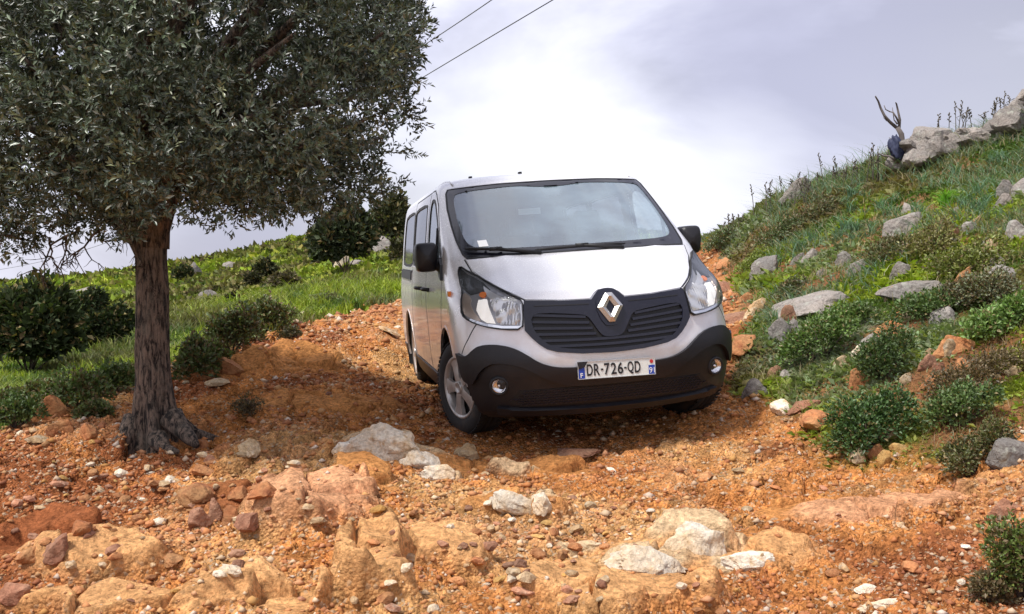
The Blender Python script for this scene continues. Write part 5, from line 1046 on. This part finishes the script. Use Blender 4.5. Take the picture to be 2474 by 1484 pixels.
    for sg in (-1, 1):
        o = wr([(sg*p[0], p[1], p[2]) for p in HL]); o = smooth_poly(o, 1)
        ph = lambda x, y, z: (math.atan2(sg*x, AX-y), z)
        hl = panel('headlight', o, prW, .004, housing, th=.03, step=.04)
        bt = [ph(.850, .725, 1.200), ph(.805, .631, 1.155), ph(.725, .461, 1.092), ph(.69, .36, 1.045), ph(.79, .36, 1.030), ph(.85, .40, 1.02), ph(.885, .55, 1.07), ph(.872, .69, 1.155)]
        panel('dark_corner', bt, prW, .009, blackm, hl, th=.01, step=.03)
        # reflector bowl (fluted), lamp column with its bright reflection painted white, chrome strip, amber blinker, dark upper trim
        rf_ = [ph(.575, .13, .935), ph(.585, .095, .815), ph(.66, .12, .82), ph(.728, .16, .826), ph(.735, .19, .91), ph(.75, .25, .98), ph(.725, .27, 1.005), ph(.645, .21, .985), ph(.60, .17, .965)]
        oc = [ph(.805, .22, .838), ph(.86, .31, .87), ph(.90, .39, .91), ph(.895, .42, .98), ph(.875, .48, 1.04), ph(.845, .36, 1.0), ph(.86, .34, .95)]
        panel('outer_reflector', smooth_poly(oc, 1), prW, .010, copper, hl, th=.01, step=.02, fn=lambda a, b: .004*math.sin(a*50+b*30))
        panel('reflector', smooth_poly(rf_, 1), prW, .009, satin, hl, th=.01, step=.010, fn=lambda a, b: .0035*math.sin(a*330)+.005*math.sin(b*60+abs(a)*40)+.004*math.sin(a*61+b*33))
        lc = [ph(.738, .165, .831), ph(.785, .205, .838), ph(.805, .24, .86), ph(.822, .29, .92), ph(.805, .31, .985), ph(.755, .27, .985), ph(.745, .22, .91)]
        panel('lamp_glare_column', lc, prW, .012, white, hl, th=.012, step=.02, fn=lambda a, b: .004*math.sin(a*90))
        ab = [ph(.765, .29, .995), ph(.80, .33, 1.005), ph(.795, .35, 1.032), ph(.755, .31, 1.028)]
        panel('indicator', smooth_poly(ab, 1), prW, .012, amber, hl, th=.01, step=.02)
        ribbon('chrome_strip', [ph(.578, .09, .800), ph(.697, .14, .806), ph(.80, .215, .828), ph(.868, .31, .862)], prW, .016, .014, chrome, hl)
        ribbon('chrome_edge', [ph(.565, .135, .945), ph(.575, .10, .87), ph(.584, .09, .808)], prW, .010, .012, satin, hl)
        ut = [ph(.60, .20, .972), ph(.66, .29, 1.012), ph(.735, .42, 1.07), ph(.79, .36, 1.055), ph(.73, .27, .99), ph(.66, .20, .975)]
        panel('trim_blade', ut, prW, .010, satin, hl, th=.008, step=.02)
        panel('lens', o, prW, .022, lglass, hl, th=.02, step=.03)
        ribbon('headlight_gap', o, prW, .006, .0235, seam, hl, closed=True, th=.024)
    # ---- grille
    GR = mir([(0, .1, 1.000), (.050, .1, .998), (.080, .08, .978), (.113, .06, .944), (.30, .08, .948), (.540, .14, .965), (.553, .107, .877), (.562, .08, .778),
              (.523, .061, .728), (.480, .045, .685), (.435, .026, .650), (.370, .01, .628), (.21, -.01, .606), (0, -.02, .600)])
    RC = mir([(0, -.01, .700), (.055, 0, .703), (.085, .01, .730), (.125, .02, .800), (.150, .03, .838), (.19, .03, .855), (.46, .08, .885), (.512, .09, .86), (.508, .07, .79),
              (.480, .05, .735), (.44, .04, .695), (.40, .02, .665), (.33, .01, .648), (.2, -.01, .632), (0, -.02, .626)])
    # the opening is one band: fold V shape
    rc_out = [(p[0], p[1], p[2]) for p in RC]
    RCO = wr([(0, -.01, .700)]+[p for p in rc_out[1:]])
    g = panel('grille_panel', wr(GR), prW, .016, gbl, holes=[smooth_poly(RCO, 1)], th=.03, step=.03)
    panel('grille_backing', wr(GR), prW, .002, blackm, g, th=.01, step=.05)
    for i, (za, zb, xa, xb) in enumerate(((.838, .872, .165, .50), (.800, .828, .145, .495), (.763, .787, .125, .485), (.727, .747, .105, .468), (.690, .705, .0, .445), (.655, .666, .0, .405))):
        for sg in ((-1, 1) if xa > 0 else (1,)):
            pts = [(sg*(xa+(xb-xa)*t), 0, za+(zb-za)*t) for t in np.linspace(0, 1, 7)] if xa > 0 else [(x_, 0, za+(zb-za)*(abs(x_)/xb)**1.6) for x_ in np.linspace(-xb, xb, 15)]
            pp = [(math.atan2(p[0], AX-.03-.12*(abs(p[0])/.5)**2*.6), p[2]) for p in pts]
            ribbon('slat', pp, prW, .017, .013, gbl, g, th=.02)
    ribbon('grille_crease', [(math.atan2(x_, AX-.08), .915+.02*abs(x_)) for x_ in np.linspace(.13, .5, 8)], prW, .006, .019, seam, g, th=.004)
    ribbon('grille_crease', [(math.atan2(-x_, AX-.08), .915+.02*abs(x_)) for x_ in np.linspace(.13, .5, 8)], prW, .006, .019, seam, g, th=.004)
    # emblem: faceted lozenge ring on a raised shield
    hx = [(0, 1.0), (.052, .992), (.098, .90), (.055, .778), (0, .766), (-.055, .778), (-.098, .90), (-.052, .992)]
    panel('emblem_shield', smooth_poly(hx, 1), prF, .026, gbl, g, th=.03)
    e = MB(); c, n = prF(0, .892); up = Vector((0, .26, 1)).normalized(); c = Vector((0, c.y-.036, .892)); nn = Vector((0, -1, .26)).normalized()
    def E(x_, z_, h_): return c+Vector((x_, 0, 0))+up*z_+nn*h_
    ou = [(-.022, .097), (.022, .097), (.086, .004), (.020, -.098), (-.020, -.098), (-.086, .004)]; mi = [(-.0105, .070), (.012, .071), (.057, .002), (.009, -.071), (-.012, -.070), (-.057, .002)]
    inn = [(-.001, .047), (.001, .047), (.030, .0), (.001, -.047), (-.001, -.047), (-.030, .0)]
    V_ = [E(*p, -.03) for p in ou]+[E(*p, .004) for p in ou]+[E(*p, .020) for p in mi]+[E(*p, .004) for p in inn]+[E(*p, -.03) for p in inn]
    F_ = [(k_*6+i, k_*6+(i+1) % 6, (k_+1)*6+(i+1) % 6, (k_+1)*6+i) for k_ in range(4) for i in range(6)]
    e.add(V_, F_); e.build('emblem', mat('emblem_chrome', (.62, .61, .59), .34, .9), g, False)
    # ---- bumper
    up_e = [(0, -.01, .521), (.269, -.01, .523), (.39, .007, .532), (.485, .023, .565), (.56, .047, .62), (.64, .085, .672), (.74, .14, .698), (.83, .205, .694), (.875, .24, .664), (.90, .27, .632), (.925, .31, .620), (.95, .375, .632), (.957, .41, .645)]
    cr = [(0, .013, .403), (.283, .013, .403), (.39, .02, .434), (.487, .03, .485), (.603, .055, .552), (.70, .1, .580), (.79, .15, .575), (.838, .20, .53), (.86, .25, .40)]
    lo = [(.90, .33, .215), (.60, .11, .215), (0, .08, .213)]
    side = [(.949, .372, .585), (.924, .342, .43), (.905, .330, .36)]
    U1 = mir(up_e+[side[0], side[1]]+[(.925, .40, .32)]+cr[::-1][:-1]+[cr[0]]) if False else None
    half = up_e+side+[(.875, .315, .29), (.858, .29, .225)]
    bp = panel('bumper', smooth_poly(wr(mir(half+[(.78, .22, .222), (.70, .17, .217), (.30, .10, .212), (0, .09, .210)])), 1), prW, .003, blk, th=.01, step=.04)
    ucut = up_e+[(.949, .372, .585), (.932, .35, .47), (.90, .30, .44), (.875, .27, .44)]+cr[::-1][1:]
    panel('bumper_brow', smooth_poly(wr(mir(ucut)), 2), prW, .030, blk, bp, th=.03, step=.03)
    # lip below the air intake
    ribbon('bumper_lip', [(math.atan2(x_, AX-.03-.12*abs(x_)**2*1.1), .243+.035*abs(x_)**2) for x_ in np.linspace(-.83, .83, 40)], prW, .05, .03, blk, bp, th=.035)
    # honeycomb in the lower intake, raised strands
    hm = MB(); s = .0165; rows = 6
    for r_ in range(rows):
        for c_ in range(-36, 37):
            x_ = (c_+.5*(r_ % 2))*s*1.9; z_ = .292+r_*s*1.02
            lim = .66-.10*abs(r_-2)/4
            if abs(x_) > lim: continue
            q_ = []
            for k_ in (0, 1, 2, 3):
                a = math.pi*k_/3; q_.append((x_+s*1.12*math.cos(a), z_+.62*s*math.sin(a)))
            PN = [prF(a, b) for a, b in q_]
            for (p, n), (p2, n2) in zip(PN[:-1], PN[1:]):
                d = (p2-p); t = d.cross(n).normalized()*.0016; o1, o2 = p+n*.012, p2+n2*.012
                hm.add([o1+t, o1-t, o2-t, o2+t, o1+t-n*.008, o2+t-n*.008], [(0, 1, 2, 3), (0, 3, 5, 4)])
    hm.build('intake_honeycomb', gbl, bp, False, kind='stuff')
    panel('intake_backing', mir([(0, .283), (.60, .283), (.69, .315), (.62, .392), (0, .398)]), prF, .0065, blackm, bp, th=.004, step=.05)
    for sg in (-1, 1):
        p, n = prW(math.atan2(sg*.745, AX-.14), .430); n = (n+Vector((0, -.9, 0))).normalized()
        Mx = Matrix.Translation(p+n*.012) @ n.to_track_quat('Z', 'Y').to_matrix().to_4x4()
        f_ = MB(); f_.lathe([(.066, -.02), (.064, .006), (.056, .014), (.050, .012), (.046, -.005)], Mx, 28); fo = f_.build('fog_light', seam, bp)
        f_ = MB(); f_.lathe([(.046, .006), (.040, -.004), (.022, -.012), (.008, -.012), (.008, .004), (0, .006)], Mx, 20); f_.build('reflector', chrome, fo)
        f_ = MB(); f_.lathe([(.047, .012), (.035, .018), (.018, .021), (0, .022)], Mx, 20); f_.build('lens', lglass, fo)
    # ---- number plate
    n0 = Vector((0, -1, .06)).normalized(); upv = Vector((0, .06, 1)).normalized(); c0 = Vector((0, -.052, .497))
    Rp = Matrix((Vector((1, 0, 0)), upv, n0)).transposed().to_4x4(); Mp = Matrix.Translation(c0) @ Rp @ Matrix.Rotation(R(-1.2), 4, 'Z')
    pw = mat('plate_white', (.74, .76, .72), .35); q = NT(pw); nb = q.noise(40, 5, .7, q.n('ShaderNodeTexCoord').outputs['Object']); q.l(q.mix(q.ramp(nb, [(.5, 0), (.75, .5)]), (.74, .76, .72), (.45, .42, .36)), q.p.inputs['Base Color'])
    pb = mat('plate_blue', (.012, .05, .36), .35); ptx = mat('plate_black', (.012, .012, .014), .5); pred = mat('plate_red', (.5, .02, .02), .5)
    def rr_box(mb, x0, y0, x1, y1, z, th=.003):
        mb.box(((x0+x1)/2, (y0+y1)/2, z-th/2), ((x1-x0)/2, (y1-y0)/2, th/2))
    def plate_part(name, mb, m, par): 
        o = mb.build(name, m, par, False); return o
    pl = MB(); rr_box(pl, -.26, -.055, .26, .055, 0, .006); po = pl.build('number_plate', pw, root, False); po.matrix_local = Mp
    b = MB(); rr_box(b, -.257, -.052, -.215, .052, .002); plate_part('blue_band', b, pb, po)
    b = MB(); rr_box(b, .215, -.052, .257, .006, .002); plate_part('blue_band', b, pb, po)
    b = MB(); b.lathe([(.013, .001), (.013, .0028), (0, .003)], Matrix.Translation((.236, .030, 0)), 7); plate_part('emblem_dot', b, pred, po)
    b = MB(); b.box((0, .0548, .001), (.26, .002, .003)); b.box((0, -.0548, .001), (.26, .002, .003)); b.box((.2585, 0, .001), (.0018, .0525, .003)); b.box((-.2585, 0, .001), (.0018, .0525, .003)); plate_part('plate_rim', b, mat('plate_rim', (.5, .5, .5), .4), po)
    b = MB(); b.add([(-.262, .056, .004), (-.195, .056, .012), (-.215, .022, .010), (-.262, .006, .003)], [(0, 1, 2, 3)]); plate_part('bend_shadow', b, blk, po)  # dark sheet painted in as the shadow of the bent plate corner
    def text(s, x0, x1, y0, h, m, par, bold=.0):
        cu = bpy.data.curves.new('t', 'FONT'); cu.body = s; cu.size = 1; cu.offset = bold; cu.extrude = .02; cu.align_x = 'LEFT'
        t = bpy.data.objects.new('t', cu); COL.objects.link(t); bpy.context.view_layer.update()
        dg = bpy.context.evaluated_depsgraph_get(); me = bpy.data.meshes.new_from_object(t.evaluated_get(dg)); bpy.data.objects.remove(t)
        v = np.array([tuple(q_.co) for q_ in me.vertices]); mn, mx_ = v.min(0), v.max(0)
        v[:, 0] = x0+(v[:, 0]-mn[0])/(mx_[0]-mn[0])*(x1-x0); v[:, 1] = y0+(v[:, 1]-mn[1])/(mx_[1]-mn[1])*h; v[:, 2] = .0012+(v[:, 2]-mn[2])*.05
        me.vertices.foreach_set('co', v.astype(np.float32).ravel()); me.materials.clear(); me.materials.append(m); me.update()
        o = bpy.data.objects.new('plate_lettering', me); COL.objects.link(o); o.parent = par; return o
    x_ = -.205
    for ch, wd in (('D', .047), ('R', .047), ('-', .022), ('7', .045), ('2', .045), ('6', .045), ('-', .022), ('Q', .048), ('D', .047)):
        if ch == '-': text('-', x_+.003, x_+wd-.003, -.006, .011, ptx, po, .02)
        else: text(ch, x_+.004, x_+wd-.004, -.0375 if ch != 'Q' else -.043, .075 if ch != 'Q' else .081, ptx, po, .018)
        x_ += wd
    wt = mat('plate_print_white', (.85, .85, .85), .5)
    text('91', .219, .254, -.045, .036, wt, po, .0); text('F', -.245, -.228, -.046, .030, wt, po, .02)
    # ---- cabin
    d = MB(); V_ = []; F_ = []
    prof = [(.80, 1.10), (.80, 1.262), (.98, 1.285), (1.18, 1.262), (1.30, 1.20), (1.34, 1.05), (1.25, .7)]
    for xx in (-.86, -.4, 0, .4, .86):
        for y_, z_ in prof: V_.append((xx, y_, z_+.012*(abs(xx) > .2 and xx > 0 and 1.1 < y_ < 1.32)))
    k_ = len(prof)
    for i in range(4):
        for j in range(k_-1): F_.append((i*k_+j, i*k_+j+1, (i+1)*k_+j+1, (i+1)*k_+j))
    d.add(V_, F_); d.build('dashboard', dashm, root)
    for xx in (-.52, -.12, .48):
        s_ = MB(); tl = Matrix.Rotation(R(-14), 3, 'X')
        s_.box((xx, 1.82, .82), (.22 if xx != -.12 else .18, .26, .07)); s_.box((xx, 2.08, 1.10), (.22 if xx != -.12 else .18, .06, .34), tl); s_.box((xx, 2.17, 1.53), (.12, .045, .09), tl)
        so_ = s_.build('seat', cloth, root, False); bv = so_.modifiers.new('bevel', 'BEVEL'); bv.width = .04; bv.segments = 3
    for xx in (-.5, 0, .5):
        s_ = MB(); s_.box((xx, 3.15, 1.05), (.24, .07, .36)); s_.box((xx, 3.2, 1.5), (.12, .045, .08)); so_ = s_.build('seat', cloth, root, False); bv = so_.modifiers.new('bevel', 'BEVEL'); bv.width = .04; bv.segments = 3
    s_ = MB(); cs = Vector((.44, 1.42, 1.18)); ax = Matrix.Rotation(R(62), 3, 'X')
    ring = [cs+ax @ Vector((.195*math.cos(t), .195*math.sin(t), 0)) for t in np.linspace(0, 2*math.pi, 25)]
    s_.tube(ring, .015, 8, False); s_.tube([cs+ax @ Vector((-.19, 0, 0)), cs, cs+ax @ Vector((.19, 0, 0))], [.014, .04, .014], 8); s_.tube([cs, cs+Vector((0, -.25, -.12))], .03, 8); s_.build('steering_wheel', seam, root)
    s_ = MB(); p, n = prF(0, 1.735); s_.box(p-n*.10+Vector((-.19, .02, -.045)), (.10, .012, .032)); mr_ = s_.build('rear_view_mirror', seam, root, False)
    s_ = MB(); s_.box(p-n*.10+Vector((-.19, .006, -.045)), (.088, .002, .024)); s_.build('mirror_face', mat('mirror_back', (.45, .5, .52), .3), mr_, False)
    mb = MB(); mb.box((0, 2.6, .62), (.88, 2.2, .01)); mb.build('cabin_floor', lin, root, False)
    # ---- wheels
    for nm, x_, y_, st in (('FL', -.815, .93, 20), ('FR', .815, .93, 20), ('RL', -.83, 4.03, 0), ('RR', .83, 4.03, 0)):
        sg = -1 if x_ < 0 else 1
        w = empty('wheel'); w.parent = root
        w.matrix_local = Matrix.Translation((x_, y_, .343)) @ Matrix.Rotation(R(st), 4, 'Z') @ (Matrix.Rotation(R(-90 if sg > 0 else 90), 4, 'Y') @ Matrix.Rotation(R(180), 4, 'X') if False else Matrix.Rotation(R(90*sg), 4, 'Y'))
        t = MB(); prof = [(.222, -.10), (.27, -.112), (.315, -.108), (.336, -.09), (.343, -.06), (.343, -.03), (.336, -.026), (.336, -.018), (.343, -.014), (.343, .014), (.336, .018), (.336, .026), (.343, .03), (.343, .06), (.336, .09), (.315, .108), (.27, .112), (.232, .102), (.222, .09)]
        t.lathe(prof, n=56); t.build('tyre', rub, w)
        # tread blocks
        tb = MB()
        for i in range(60):
            a = 2*math.pi*i/60
            for sgn in (-1, 1): tb.box((math.cos(a)*.341, math.sin(a)*.341, sgn*.080), (.0042, .012, .022), Matrix.Rotation(a+.15*sgn, 3, 'Z'))
        tb.build('tread_block', rub, w, False, kind='stuff')
        r_ = MB(); r_.lathe([(.226, .085), (.229, .103), (.222, .107), (.206, .098), (.198, .07), (.198, -.08)], n=48); r_.build('rim', alloy, w)
        r_ = MB(); r_.lathe([(.2, .045), (.12, .052), (0, .055)], n=32); r_.build('hub_backing', blackm, w)
        for i in range(5):
            a0 = 2*math.pi*i/5+.35; r_ = MB(); V_ = []
            secs = ((.02, .040, .098), (.075, .036, .104), (.13, .040, .100), (.17, .052, .094), (.206, .066, .098))
            for rad, hw, h_ in secs:
                for s1, hh in ((-1, h_-.03), (-.92, h_-.004), (0, h_+.002), (.92, h_-.004), (1, h_-.03)):
                    V_.append((rad, s1*hw, hh))
            F_ = [(i_*5+j, i_*5+j+1, (i_+1)*5+j+1, (i_+1)*5+j) for i_ in range(4) for j in range(4)]
            ca, sa = math.cos(a0), math.sin(a0); r_.add([(x1*ca-y1*sa, x1*sa+y1*ca, z1_) for x1, y1, z1_ in V_], F_); so_ = r_.build('spoke', alloy, w, True); autosmooth(so_, 30)
        r_ = MB(); r_.lathe([(.046, .098), (.044, .112), (.036, .116), (.034, .111), (0, .112)], n=24); r_.build('hub_cap', alloy, w)
    return root
van = build_van()
